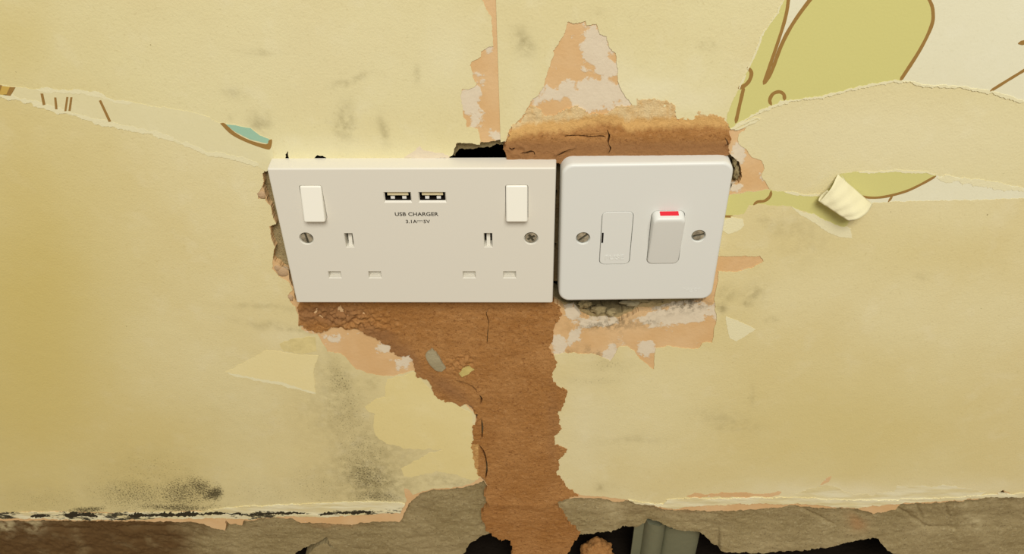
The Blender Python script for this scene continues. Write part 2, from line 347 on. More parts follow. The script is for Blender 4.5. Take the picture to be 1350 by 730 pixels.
# exposed render band behind the missing skirting board
def band_h(px, py, X, Z):
    h = 0.0008*fbm(X*45, Z*60, 21)+0.0005*fbm(X*120, Z*180, 23)+0.0006*fbm(X*300, Z*340, 22, 3, 0.7)
    led = np.sin((py+6*fbm(px*0.012, py*0.03, 4))*0.42)                              # trowelled ledges
    h = h+0.00012*led+(px < 275)*(0.0013*fbm(X*130, Z*200, 27, 4, 0.6)+0.0006*fbm(X*420, Z*420, 28))
    ravine = np.exp(-((py-(702+5*fbm(px*0.02, px*0, 8)))/2.2)**2)*(px < 270)*np.clip(fbm(px*0.03, px*0+3, 12)+0.35, 0, 1)
    h = h-0.0028*ravine
    for (x0, y0, x1, y1) in ((1180, 672, 1225, 700), (1225, 700, 1262, 700), (1210, 668, 1218, 690), (1246, 662, 1254, 686), (1060, 676, 1100, 697)):
        L2 = (x1-x0)**2+(y1-y0)**2; t = np.clip(((px-x0)*(x1-x0)+(py-y0)*(y1-y0))/L2, 0, 1)
        d = np.hypot(px-x0-t*(x1-x0), py-y0-t*(y1-y0)+1.5*fbm(px*0.1, py*0.1, 6)); h = h-0.0016*np.exp(-(d/2.0)**2)
    d = np.hypot((px-1120)/16, (py-676)/7); h = h-0.0015*np.exp(-d*d)
    h = h+0.004*np.clip((py-690)/40, 0, 1)*(px > 950)
    return h
BAND_BOTTOM = [(1830, 770), (1350, 742), (1250, 737), (1185, 732), (1171, 726), (1156, 712), (1143, 713.5), (1111, 718.5), (1080, 725), (1035, 728.5), (990, 729), (952, 728), (939, 721), (929, 711), (922, 706), (900, 705.5), (880, 699), (868, 694), (856, 689), (850, 694), (840, 701), (822, 699), (806, 706.5), (783, 709), (762, 711), (745, 704), (660, 700), (650, 707), (642, 708), (632, 713), (621.6, 719.5), (615, 729), (606, 742), (470, 742), (444, 731), (433, 722), (429, 716), (415, 721), (398, 729), (380, 740), (200, 765), (-480, 790)]
EARTH = lambda px, py: np.clip((300-px+50*fbm(px*0.03, py*0.05, 2))/80, 0, 1)
band = patch('exposed_render', rough([(-480, 655), (640, 622), (760, 636), (1830, 634)]+BAND_BOTTOM, 1.3, 1.6), M['render'], YW+0.0040, 0.016, 1.1, hfun=band_h, parent=wall,
             attrs={'earth': EARTH, 'pale': blobs([(6, 698, 14, 9, 0, 1), (42, 697, 13, 12, 0, 0.8), (1290, 692, 14, 9, 0, 0.9), (1277, 672, 6, 8, 0, 0.8), (1312, 664, 8, 5, 0, 0.7), (812, 676, 10, 12, 0, 0.7), (745, 665, 12, 12, 0, 0.7)]),
                    'pink': blobs([(1130, 694, 12, 8, 25, 0.8), (440, 694, 30, 5, 0, 0.6), (900, 674, 40, 5, 0, 0.4)])})
band['label'] = 'rough grey and brown render band along the bottom of the wall'
band_low = patch('broken_render', rough([(426, 724), (440, 733), (462, 733), (470, 745), (398, 745), (412, 731)], 1, 1.6), M['render'], YW+0.006, 0.01, 1.2, hfun=lambda px, py, X, Z: 0.0006*fbm(X*160, Z*160, 9), parent=wall,
             attrs={'earth': lambda a, b: a*0, 'pale': lambda a, b: a*0, 'pink': lambda a, b: a*0})

skim = patch('skim_plaster', np.vstack([rough([(-480, -250), (1830, -250)]+SKIM_BOTTOM[::-1], 1.1, 1.6)]), M['skim'], YW, 0.0042, 2.2, [HOLE, CHASE, CHASE2], hfun=skim_h, attrs={'white': WHITE, 'dirt': SKDIRT}, parent=wall)
skim['label'] = 'thin pink skim plaster showing where the paper is torn off'

# brown plaster fills
def brown_h(px, py, X, Z):
    crumb = np.clip(1-np.hypot((px-440)/75, (py-412)/22), 0, 1)+np.clip(1-np.hypot((px-610)/30, (py-478)/16), 0, 1)+np.clip(1-np.hypot((px-480)/60, (py-425)/18), 0, 1)
    r = fbm(X*420, Z*420, 33, 3, 0.7)
    h = 0.0005*fbm(X*60, Z*60, 31)+0.00042*fbm(X*330, Z*360, 32, 3, 0.7)+0.0024*np.clip(crumb, 0, 1)*np.sign(r)*np.abs(r)**0.7
    h = h+0.00014*fbm(X*60, Z*200, 35)
    d = py-(662+8*fbm(px*0.02, px*0, 3)-0.0016*(px-700)**2); h = h+0.0007*np.exp(-(d/5)**2)     # trowel ridge
    h = h-0.0035*np.clip((py-655)/60, 0, 1)                                                        # dives back towards the render
    return h
CR = []                                                                       # cracks cut through the fill
CR.append(strip([(643.8, 404), (641, 412), (644.6, 423), (643, 438), (642, 452)], 0.9, 0.7))
CR.append(strip(smooth([(600, 500), (614, 504), (624, 509), (629.5, 516)]), 2.0, 0.5))
CR.append(strip(smooth([(632, 519), (635, 524), (633.5, 531)]), 2.2, 0.5))
CR.append(strip(smooth([(635, 551), (636, 563), (635.4, 577)]), 2.2, 0.4))
CR.append(strip(smooth([(631.5, 585), (637, 593), (640.5, 603), (642, 616), (640, 630)]), 2.0, 0.4))
FILL = [(396, 396), (392.5, 404), (395, 414), (394, 425), (402, 432), (413, 437), (425.5, 436), (440, 430), (455, 432.5), (477, 434), (486, 440), (499.5, 445.5), (512.5, 456.6), (516, 446), (514, 462), (525.4, 469.5), (540, 466), (547.6, 486), (551, 495.5), (566, 501), (573.5, 517.7), (581, 525), (606.8, 534), (618, 530.6), (625, 538), (629, 549), (624, 562), (625, 579), (622, 587), (624, 600), (627, 614), (632, 626), (639, 631), (642.5, 641.5), (638.5, 652), (645, 665), (633, 675), (637, 688), (641, 702.6), (650, 711.7), (666, 715.6), (674, 719), (676, 745), (742, 745), (752, 730), (757, 719.5), (764.8, 706), (751.7, 693.5), (745, 683), (736, 672.7), (733.5, 662), (741, 657), (762, 652), (752, 645),
        (743.7, 634), (734, 623), (737, 604.6), (747, 591), (731, 584), (730.8, 576), (740, 564), (735, 545), (743.7, 534), (747.4, 514), (729, 503), (727, 492), (734.5, 475), (722, 458), (730.8, 445.5), (730.8, 430.7), (739, 412), (735, 401), (728, 396), (600, 396)]
fill = patch('plaster_fill', rough(FILL, 1.9, 1.2, 0.16), M['brown'], YW-0.0009, 0.0075, 0.75, CR, hfun=brown_h, parent=wall,
             attrs={'wash': lambda px, py: np.clip((634-px)/10, 0, 0.4)*(py > 584)*(py < 634), 'dark': blobs([(430, 412, 50, 14, 0, 1), (530, 470, 18, 40, -50, 0.8), (590, 510, 40, 14, 30, 0.7), (730, 560, 12, 90, 0, 0.45), (500, 440, 30, 12, 20, 0.8)])})
fill['label'] = 'rough brown plaster filling the cable chase below the sockets'
def brown2_h(px, py, X, Z):
    h = 0.0003*fbm(X*90, Z*90, 41)+0.0003*fbm(X*380, Z*400, 42, 3, 0.7)+0.0014*np.clip((py-160)/16, 0, 1)
    d = py-(177+1.5*fbm(px*0.06, px*0, 3)); h = h-0.0008*np.exp(-(d/1.2)**2)*(px > 738)*(px < 804)
    d = px-(801+2.0*fbm(py*0.15, px*0, 3)); h = h-0.0008*np.exp(-(d/1.2)**2)*(py > 168)*(py < 203)
    d = (py-197)+0.35*(px-740)+2*fbm(px*0.15, py*0.15, 7); h = h+0.0010*np.exp(-(d/2.2)**2)*(px > 730)*(px < 758)
    r = fbm(X*330, Z*330, 44, 3, 0.7); crumb = np.clip(1-np.hypot((px-685)/28, (py-199)/14), 0, 1)+np.clip(1-np.hypot((px-957)/9, (py-188)/20), 0, 1)+np.clip(1-np.hypot((px-700)/22, (py-150)/20), 0, 1)*0.5
    return h+0.0016*crumb*np.sign(r)*np.abs(r)**0.7
FILL2 = [(668, 213), (667.4, 200), (665, 190), (667.4, 187), (672, 172), (681, 162), (690, 156), (691.5, 147), (701, 139), (711, 144), (716, 152), (727, 151), (737, 147.7), (751, 143), (757, 137), (763, 140), (772.9, 149), (791, 150.7), (806, 146), (818, 139), (826, 140), (838, 133), (845, 130), (863, 130), (880, 134), (888, 137), (889, 147.7), (893.5, 157), (905, 156), (914.6, 155), (921, 143), (925, 146), (932, 151), (944, 148), (953.8, 156.7), (961, 165.8), (962, 178), (959, 193), (962, 202), (950, 206), (930, 211), (760, 213)]
CR2 = [strip(smooth([(742, 179.5), (752, 177), (765, 177.5), (778, 178.5), (790, 178), (799, 179)]), 1.5, 0.9), strip(smooth([(800, 170), (803, 177), (801.5, 186), (804.5, 193), (802, 200)]), 1.6, 0.8), strip(smooth([(733, 203), (740, 200), (746, 196), (752, 193)]), 2.0, 0.8), strip(smooth([(671, 192), (675, 195), (679, 193)]), 2.4, 0.6), strip(smooth([(686, 200), (694, 199), (703, 198), (705, 202)]), 2.2, 0.8), strip(smooth([(955, 180), (958, 186), (956, 192)]), 2.2, 0.7)]
fill2 = patch('plaster_fill', rough(FILL2, 2.4, 1.2, 0.18), M['brown'], YW-0.00042, 0.006, 0.8, CR2, hfun=brown2_h, parent=wall,
              attrs={'wash': lambda px, py: np.clip(1.0-(py-(153+9*fbm(px*0.03, px*0, 5)+np.clip(760-px, 0, 60)*0.16))/24, 0, 1.05), 'dark': lambda px, py: np.clip((py-176)/16, 0, 1)*0.8})
fill2['label'] = 'brown plaster fill fading to orange above the switch plate'

# stone and nibs pressed in the fill, crumb chips
def blob_mesh(name, c, r, mat, parent=None, seed=0, sub=3, amp=0.25, freq=1.6):
    bm = bmesh.new(); bmesh.ops.create_icosphere(bm, subdivisions=sub, radius=1.0)
    from mathutils import noise as mn
    for v in bm.verts:
        d = 1+amp*mn.fractal(v.co*freq+Vector((seed*3.1, seed, 0)), 0.7, 2.0, 4); v.co = Vector((c[0]+v.co.x*r[0]*d, c[1]+v.co.y*r[1]*d, c[2]+v.co.z*r[2]*d))
    me = bpy.data.meshes.new(name); bm.to_mesh(me); bm.free()
    me.polygons.foreach_set('use_smooth', np.ones(len(me.polygons), bool)); return link(name, me, mat, parent)
stone = patch('stone', rough([(561, 466), (564, 461), (570, 457.5), (575, 462), (580, 468), (588, 483), (583, 487), (576, 486), (566, 477)], 0.6, 1.0), M['stone'], YW-0.0019, 0.004, 0.7, parent=wall,
              hfun=lambda px, py, X, Z: 0.0012*np.clip(1-np.hypot((px-574)/14, (py-473)/15), 0, 1)+0.0003*fbm(X*500, Z*500, 3))
patch('paper_scrap', rough([(605, 490), (611, 482), (618, 480), (625, 485), (616, 491), (609, 494)], 1.0, 1.0), M['remnant'], YW-0.0019, 0.0012, 1.0, parent=wall, attrs={'mould': lambda a, b: a*0, 'dirt': lambda a, b: 0.5+a*0, 'pale': lambda a, b: a*0, 'age': lambda a, b: 1+a*0})
stone['label'] = 'small grey stone set in the brown plaster'
for i, (x, y, rx, rz) in enumerate([(345, 257, 3.2, 2.0), (372, 359, 4.6, 3.0), (383, 392, 2.2, 2.2), (366, 354, 2.6, 2.2), (733, 406, 3.4, 1.8)]):
    X, Z = unp([(x, y)])[0]
    blob_mesh('plaster_chip', (X, YW+0.0004, Z), (rx*0.00085, 0.0009, rz*0.0012), M['brown'] if i == 4 else M['chip'], wall, i, 2, 0.35)
for i, (x, y, rx, rz, d) in enumerate([(772, 407, 9, 4, 0.005), (790, 413, 11, 4, 0.004), (806, 416, 8, 3.5, 0.004), (835, 408, 16, 3, 0.007), (868, 402, 14, 2.5, 0.006), (970, 214, 3, 6, 0.003), (972, 230, 3.5, 7, 0.003), (961, 204, 5, 3, 0.004), (850, 404, 20, 2.2, 0.008)]):
    X, Z = unp([(x, y)])[0]
    b = blob_mesh('mortar_crumb', (X, YW+d, Z), (rx*0.00042, 0.003, rz*0.0006), M['stone'] if i == 3 else M['render'], wall, i+9, 3, 0.5, 2.4)
# strip of mortar seen in the slit between the two plates, with two punched slots of the box lugs
slots = [strip([(733.5, 258), (733.3, 266)], 3.4, taper=False), strip([(732.3, 328), (732.2, 336)], 3.4, taper=False)]
patch('mortar_strip', rough([(725, 214), (746, 214), (744, 378), (724, 378)], 0.5, 2), M['render'], YW+0.006, 0.006, 1.2, slots, hfun=lambda px, py, X, Z: 0.0004*fbm(X*200, Z*200, 3), parent=wall,
      attrs={'earth': lambda a, b: 0.6+a*0, 'pale': lambda a, b: a*0, 'pink': lambda a, b: a*0})

# old paint lip and mouldy caulk line along the top of the missing skirting
def lip_h(px, py, X, Z): return 0.0004+0.0003*fbm(X*70, Z*500, 51)
for nm, ol, mt, yy in (
    ('paint_lip', [(268, 673), (300, 668), (368, 664), (440, 661.5), (494, 659.5), (520, 661), (535, 662.5), (531, 668), (500, 670), (431, 672), (340, 673), (290, 675)], 'lip', YW-0.0005),
    ('paint_lip', [(828, 657), (840, 659), (851, 661), (866, 663.5), (874, 663), (880, 657), (892, 655.5), (916.6, 655), (952, 656.6), (1002, 654.5), (1040, 654), (1070, 655), (1098, 657), (1131, 658), (1186, 657), (1247, 655), (1282, 653), (1310, 651), (1350, 649), (1830, 641), (1830, 650), (1350, 654), (1310, 654), (1282, 656), (1247, 659), (1186, 662), (1150, 665), (1131, 667.5), (1098, 667), (1075, 663), (1048, 662.5), (1040, 663.5), (1002, 662), (952, 664), (916.6, 666), (892, 669), (876, 668), (851, 663.5), (835, 661)], 'lip', YW-0.0006),
    ('mouldy_caulk', [(-480, 686), (-100, 680), (0, 675.5), (60, 674), (140, 676), (220, 674), (300, 673.5), (431, 672), (531, 668.5), (529, 675), (480, 677), (431, 681), (380, 679), (330, 683), (298, 682), (220, 682), (150, 684), (90, 683.5), (40, 682), (0, 683), (-100, 688), (-480, 696)], 'mouldy_lip', YW-0.0004)):
    patch(nm, rough(ol, 1.0, 1.5), M[mt], yy, 0.002, 1.2, hfun=lip_h, parent=wall, attrs={'mould': lambda px, py: np.clip(0.12+0.6*fbm(px*0.02, px*0, 7)+np.clip((530-px)/800, 0, 0.2), 0, 1)})

M['black_mould'] = plain('black_mould', srgb(58, 52, 38), 0.9, 0.1, bump=(500, 0.6, 0.001))
for L, w in (([(40, 679), (52, 678), (66, 679)], 3.5), ([(84, 678), (110, 676.5), (130, 679)], 4), ([(168, 678.5), (195, 677.5), (222, 677), (262, 676), (298, 675)], 3.6), ([(300, 676), (330, 676.5), (362, 675.5), (395, 675), (402, 674.5)], 1.8), ([(420, 676), (440, 675), (470, 674), (492, 673)], 2.6), ([(0, 681), (14, 680)], 2)):
    patch('mould_line', rough(strip(L, w, 0.9), 1.2, 1.2, 0.25), M['black_mould'], YW-0.0011, 0.001, 2.0, parent=wall)
# ---------------------------------------------------------------- wallpaper
MOULD = blobs([(281, 649, 17, 15, 20, 0.92), (262, 640, 28, 18, 20, 0.74), (240, 650, 55, 30, 0, 0.68), (180, 652, 90, 36, 0, 0.58), (60, 658, 100, 28, 0, 0.42), (115, 672, 34, 6, 0, 0.8), (230, 668, 80, 8, 0, 0.75), (200, 628, 120, 55, 0, 0.42), (486, 630, 46, 32, 20, 0.6), (495, 655, 50, 14, 0, 0.62), (475, 600, 55, 60, 0, 0.5), (448, 505, 24, 46, -25, 0.5), (460, 550, 44, 64, 0, 0.45), (420, 640, 80, 44, 0, 0.42), (350, 650, 100, 36, 0, 0.38), (605, 620, 10, 5, 0, 0.4), (800, 480, 45, 16, 0, 0.42), (780, 500, 60, 10, 0, 0.38), (800, 640, 30, 14, 0, 0.32), (840, 575, 25, 10, 0, 0.26), (330, 560, 140, 100, 0, 0.28), (780, 560, 60, 80, 0, 0.22)])
DIRT = blobs([(690, 55, 11, 18, -20, 1), (455, 162, 12, 24, 0, 0.95), (505, 170, 7, 18, -15, 0.8), (465, 105, 24, 4, -18, 0.9), (550, 98, 4, 10, 0, 0.9), (340, 68, 22, 4, 5, 0.6), (308, 122, 16, 8, 20, 0.5), (342, 160, 12, 12, 0, 0.9), (303, 156, 3, 3, 0, 0.9), (953, 404, 7, 6, 0, 1.2), (980, 402, 5, 3, 30, 1.2), (1017, 419, 5, 3, 0, 1), (994, 387, 16, 11, -40, 0.8), (960, 385, 12, 10, 0, 0.7), (1010, 291, 12, 4, 0, 0.7), (930, 58, 14, 6, 10, 0.5), (925, 62, 2, 5, 10, 0.8), (790, 15, 8, 4, 20, 0.4), (1213, 366, 6, 3, 20, 0.6), (960, 555, 40, 12, 15, 0.4), (993, 520, 4, 14, 0, 0.4), (400, 470, 18, 8, 0, 0.5), (490, 505, 12, 12, 0, 0.5), (380, 432, 60, 5, 8, 0.7), (345, 405, 50, 3, 4, 0.5), (490, 632, 48, 34, 15, 1.25), (500, 610, 60, 70, 0, 0.6), (440, 530, 40, 70, -10, 0.55), (590, 634, 45, 9, 5, 0.8), (835, 580, 40, 4, 0, 0.4), (790, 642, 5, 4, 0, 1.2), (1060, 310, 30, 30, 0, 0.3), (1040, 300, 30, 12, 0, 0.45)])
PALE = blobs([(1180, 180, 220, 55, 0, 0.6), (850, 118, 60, 22, 0, 1.0), (900, 130, 60, 16, 0, 0.7), (820, 95, 20, 30, 0, 0.6), (1150, 240, 60, 14, 0, 0.5), (1280, 250, 60, 10, 0, 0.7), (1100, 648, 110, 12, 0, 1.0), (1290, 640, 70, 10, 0, 0.6), (590, 70, 50, 60, 0, 0.5), (770, 560, 20, 90, 0, 0.4), (380, 445, 40, 14, 0, 0.5), (690, 120, 20, 60, 0, 0.4), (440, 60, 200, 80, 0, 0.3), (440, 195, 120, 16, 0, 0.5)])
AGE = blobs([(1120, 560, 190, 90, 0, 0.62), (40, 440, 140, 300, 0, 1.0), (120, 600, 200, 120, 0, 0.6), (1180, 330, 160, 40, 0, 0.3), (20, 60, 60, 90, 0, 0.5), (930, 440, 60, 60, 0, 0.25)])
PA = {'mould': MOULD, 'dirt': DIRT, 'pale': PALE, 'age': AGE}
def paper_h(px, py, X, Z): return 0.00008*fbm(X*40, Z*40, 61)
T = 0.00022
STRIP_TOP = [(0, 111.5), (20.5, 114), (54.8, 117.7), (89, 117.7), (113, 119.4), (131.8, 122.8), (147, 131), (171, 134), (205.5, 140), (239.7, 145), (270.5, 152), (291, 162), (308, 164), (330.5, 168), (342.5, 177.6), (357, 183.8)]
STRIP_BOT = [(0, 128), (20.5, 131.7), (44.5, 137), (78.8, 148.5), (102.7, 153.6), (126.7, 162), (150.7, 167), (185, 174), (205.5, 177.6), (233, 188), (260, 198), (274, 205), (294.5, 206.7), (318.5, 212), (342.5, 220.4), (352, 225.5)]
RIGHT_TEAR = [(957.5, 158), (962, 140), (972.9, 118.4), (979.5, 105), (986, 90), (994.8, 70), (1005.8, 43.9), (1023.3, 17.5), (1033, 0)]
BAND_TEAR = [(962, 169), (973, 164), (992.6, 151), (1027.7, 136), (1049.6, 131.5), (1084.7, 127), (1115, 118.4), (1146, 111.8), (1176.8, 106.6), (1203, 108.7), (1229.4, 114), (1247, 113), (1273, 116), (1304, 120.6), (1325.9, 127), (1350, 133.7)]
LOW_TOP = [(935, 260), (962, 255.7), (985, 253), (1010, 250), (1034, 252), (1058, 256.5), (1084.7, 256.5), (1096, 243), (1108.8, 228), (1128.6, 225.8), (1150.5, 227), (1181, 225), (1203, 225.8), (1220.6, 225.8), (1233.8, 231), (1255.7, 232.4), (1290.8, 238), (1325.9, 243.4), (1350, 247.8)]
LOW_BOT = [(948, 289), (958, 286), (979.5, 281), (984, 274), (988, 269.7), (1003, 269), (1019, 269.7), (1043, 271.9), (1067, 280.6), (1089, 291.6), (1115, 299), (1121, 289), (1136, 277), (1150.5, 267.5), (1185.6, 265.3), (1220.6, 264.4), (1273, 263), (1350, 261)]

s1 = patch('backing_paper', rough([(-480, -250), (647, -250), (653, -60), (644, -30), (635.8, 0), (640.3, 12), (647.8, 22.6), (649, 40), (650.8, 60), (644.8, 62), (634, 68), (632.8, 75), (622, 81), (620, 86), (625, 102.5), (628, 110), (623.7, 116), (608.6, 117.6), (608.6, 135.6), (611.6, 150.7), (616, 166), (629.7, 169), (633.7, 184), (633, 190), (627, 190), (619, 188.4), (604, 187.5), (599.6, 188.4), (598.5, 200), (597, 205), (580, 207), (545, 208.5), (432, 209.5), (424, 205.5), (418, 204.8), (413, 209.5), (381, 210), (380, 203), (378.6, 197), (377.2, 203), (376.5, 212), (362, 212), (357, 188)]+[(a, b+5) for a, b in STRIP_TOP[::-1]]+[(-480, 95)], 1.1, 1.5), M['back_paper_light'], YW-T, T, 2.0, hfun=paper_h, attrs=PA)
tag(s1, 'cream yellow backing paper above the double socket, left of the vertical seam', 'wallpaper', 'torn backing paper sheets')
s2 = patch('backing_paper', np.vstack([resample(SEAM, 3.0, False), rough([(667, 186.5), (672, 170), (691.5, 150.7), (700.6, 132.6), (715.6, 117.5), (721.7, 96), (729, 75), (730.7, 66), (744, 45), (747, 33), (748.8, 28.6), (757.8, 31.6), (771.4, 27), (773, 33), (785, 31.6), (791, 45), (800, 48), (801.5, 60), (812, 72), (813.6, 90), (815, 106), (819, 118), (826, 128), (833, 138), (850, 138), (872, 140), (889, 144), (892, 156), (905, 158), (914, 157), (922, 150), (940, 155), (950, 158), (962, 168)]+[(a+5, b+2) for a, b in RIGHT_TEAR]+[(1066, -60), (1150, -250)], 1.1, 1.5, closed=False)]), M['back_paper_light'], YW-T-0.0001, T, 2.0, hfun=paper_h, attrs=PA)
tag(s2, 'cream backing paper right of the vertical seam, around the bare pink peak', 'wallpaper', 'torn backing paper sheets')
s3 = patch('backing_paper', rough([(a, b-4) for a, b in BAND_TEAR[2:]]+[(1830, 200), (1830, 275), (1350, 262), (1240, 262), (1180, 255), (1090, 262), (1058, 260), (1034, 256), (1015, 250), (1010, 240), (1003, 231), (1008, 222), (1005, 212), (990, 207), (985, 197), (973, 190), (974, 178), (984, 168), (968, 170), (975, 160)], 1.0, 1.5), M['back_paper_light'], YW-T, T, 2.0, hfun=paper_h, attrs=PA)
tag(s3, 'cream backing paper band between two torn edges, right of the switch plate', 'wallpaper', 'torn backing paper sheets')
s4_low = [(1830, 645), (1350, 652), (1331, 649), (1322, 645), (1315, 648.5), (1310, 652), (1282, 654), (1247, 657), (1186, 660), (1131, 663), (1098, 663), (1040, 659), (952, 658), (881, 658), (874, 664), (851, 661.6), (821, 657), (793, 654), (765, 652), (750, 646), (716, 640), (712, 480), (716, 467), (731, 466), (747, 465), (769, 466), (784, 465), (794, 471), (805, 476), (816, 456), (826, 456), (836, 461), (843, 472), (861.7, 487), (864, 459), (880, 456), (919.7, 460), (928, 450), (939, 451.5), (944, 422), (943, 404), (942, 392), (948, 357), (971.6, 358), (994, 351), (1007, 344), (1001, 337), (975, 337), (949, 337.5), (940, 335), (944, 310)]
s4 = patch('backing_paper', rough(LOW_BOT+[(1830, 255)]+s4_low, 1.0, 1.5), M['back_paper'], YW-T-0.00016, T+0.00016, 2.0, hfun=paper_h, attrs=PA)
tag(s4, 'yellow backing paper sheet below and right of the switch plate', 'wallpaper', 'torn backing paper sheets')
s5 = patch('backing_paper', rough([(a, b-4) for a, b in STRIP_BOT]+[(349, 226), (346, 229), (347, 238), (345, 247), (339, 255), (341, 261), (350, 262), (354, 268), (358.5, 273), (358, 282), (364, 295), (354, 299), (356.5, 303.5), (358, 311), (362, 325), (359.5, 345), (359, 354), (366.6, 364), (374, 367), (380, 371), (385, 381), (379, 388), (383, 398), (390, 404), (393, 414), (394, 426), (420, 441), (433, 464), (451, 466), (470, 486), (492, 493.6), (518, 495.5), (544, 488), (556, 490), (580, 512), (610, 530), (627, 545), (627, 580), (625, 590), (629, 612), (633, 629), (620, 638), (600, 642), (572, 643.5), (557, 647), (545, 652), (541, 645), (533, 642), (536, 660), (529, 668), (431, 670), (280, 672), (150, 675), (60, 673), (0, 675), (-480, 685), (-480, 110)], 1.0, 1.5), M['back_paper'], YW-T, T, 1.8, hfun=paper_h, attrs=PA)
tag(s5, 'yellow backing paper with black mould, below and left of the double socket', 'wallpaper', 'torn backing paper sheets')

NOA = {'white': lambda a, b: 0.4+a*0, 'dirt': lambda a, b: a*0}
patch('bare_patch', rough([(533, 207), (541, 202), (547, 199), (552, 192), (560, 198), (572, 201), (590, 203), (594, 207), (560, 208.5)], 1.0, 1.2), M['skim'], YW-T-0.0001, 0.0002, 2.0, parent=s1, attrs={'white': lambda a, b: 0.8+a*0, 'dirt': lambda a, b: a*0})
patch('bare_patch', rough([(396, 428), (405, 431), (418, 434), (417, 440), (406, 438), (398, 434)], 0.8, 1.2), M['skim'], YW-T-0.0001, 0.0002, 2.0, parent=s5, attrs=NOA)
# pale remnants on the lower sheets
r1 = patch('paper_remnant', rough([(297, 490), (322, 478), (351, 461), (370, 463), (395, 467), (420, 468), (415, 480), (414, 492), (416, 517), (395, 511), (372, 503.6), (350, 500), (337.5, 498)], 0.8, 1.5), M['remnant'], YW-T-0.00013, 0.0002, 2.0, hfun=paper_h, parent=s5, attrs={'mould': lambda a, b: a*0, 'dirt': lambda a, b: a*0, 'pale': lambda a, b: 0.55+a*0})
patch('torn_edge', rough(strip([(300, 491), (337, 499), (350, 501), (372, 505), (395, 512), (416, 518)], 4.0, 0.8), 0.5, 1.5), M['core'], YW-T-0.0001, 0.0001, 3.0, parent=s5)
patch('paper_remnant', rough([(481, 536), (495, 526), (507, 523), (510, 499), (530, 496), (545, 489), (573, 519), (606, 536), (622, 545), (624, 585), (628, 605), (636, 628), (622, 634), (600, 625), (577, 620), (553, 626), (533, 628), (529, 616), (548, 607), (566, 597), (585, 592), (560, 591), (533, 590), (510, 583), (496, 575), (492, 560), (494, 545), (485, 542)], 1.2, 1.5), M['remnant'], YW-T-0.00013, 0.0002, 2.0, hfun=paper_h, parent=s5, attrs={'mould': blobs([(600, 630, 20, 5, 0, 0.3)]), 'dirt': lambda a, b: a*0, 'pale': lambda a, b: a*0})
patch('paper_remnant', rough([(368, 452), (383, 447), (415, 443), (418, 462), (400, 466), (374, 462)], 1.0, 1.5), M['remnant'], YW-T-0.00008, 0.0001, 2.0, parent=s5, attrs={'mould': lambda a, b: a*0, 'dirt': lambda a, b: 0.4+a*0, 'pale': lambda a, b: a*0})
patch('paper_remnant', rough([(956.6, 415.7), (975, 423), (996, 433), (984, 441), (970, 449), (962, 444), (959, 439)], 0.8, 1.5), M['core'], YW-T-0.00028, 0.0002, 2.0, parent=s4)
patch('paper_remnant', rough([(952, 289), (966, 286), (980, 288), (981, 297), (972, 304), (960, 308), (950, 302)], 0.8, 1.5), M['core'], YW-T-0.00028, 0.0002, 2.0, parent=s4)
patch('torn_edge', rough([(1043, 271), (1060, 279.7), (1073, 281), (1086.7, 289.7), (1106.7, 297), (1121, 300), (1123, 313), (1106.7, 311), (1090, 305), (1073, 293), (1053, 282)], 1.0, 1.5), M['core'], YW-T-0.00025, 0.0002, 2.0, parent=s4)
patch('bare_streak', rough(strip(smooth([(905, 653), (960, 651.5), (1010, 652), (1030, 648)]), 5, 0.8), 0.5, 1.5), M['skim'], YW-T-0.0002, 0.0001, 2.0, parent=s4, attrs={'white': lambda a, b: a*0, 'dirt': lambda a, b: a*0})
patch('bare_streak', rough(strip([(1081, 639), (1088, 634), (1096, 627)], 4, 0.8), 0.5, 1.5), M['skim'], YW-T-0.0002, 0.0001, 2.0, parent=s4, attrs={'white': lambda a, b: a*0, 'dirt': lambda a, b: a*0})
patch('paint_smear', rough([(1040, 655), (1060, 646), (1082, 639), (1100, 639), (1112, 648), (1150, 652), (1180, 646), (1184, 640), (1200, 639), (1250, 640), (1280, 643), (1300, 648), (1290, 653), (1200, 660), (1131, 662), (1080, 658)], 1.5, 1.5), M['lip'], YW-T-0.00026, 0.0001, 2.0, parent=s4, attrs={'mould': lambda a, b: a*0})

# printed wallpaper with leaf pattern
PA0 = {'mould': lambda a, b: a*0, 'dirt': lambda a, b: a*0, 'pale': lambda a, b: a*0}
YP = YW-T-0.00013
pl = patch('printed_wallpaper', rough([(-480, 62)]+STRIP_TOP+[(358.5, 190), (362, 212), (356, 222)]+STRIP_BOT[::-1]+[(-480, 78)], 1.0, 1.5), M['print_paper_warm'], YP, 0.0003, 2.0, hfun=paper_h, attrs=PA0)
tag(pl, 'narrow torn strip of cream printed wallpaper with brown bars, left of the double socket', 'wallpaper', 'printed wallpaper remains')
YI = YP-0.00008
def ink(poly, parent, mat='ink', name='leaf_outline', amp=0.0, lift=0.0):
    return patch(name, rough(poly, amp, 1.5), M[mat], YI-lift, 0.0002+lift, 2.5, hfun=None, parent=parent)
patch('torn_edge', rough(strip([(a, b-2.5) for a, b in STRIP_BOT[:15]], 5.5, 1.0), 1.0, 1.5), M['core'], YI, 0.0001, 3.0, parent=pl)
patch('torn_edge', rough(strip([(48, 118), (89, 119.5), (113, 121), (131.8, 125), (152, 133), (175, 136)], 5, 0.8), 1.0, 1.5), M['core'], YI, 0.0001, 3.0, parent=pl)
ink([(0, 112.5), (17, 114.5), (11, 125.5), (0, 124)], pl, 'ochre', 'ochre_block'); ink([(-6, 111.5), (3.4, 112), (0.5, 121), (-8, 124)], pl, 'ink', 'brown_bar', 0, 0.00002)
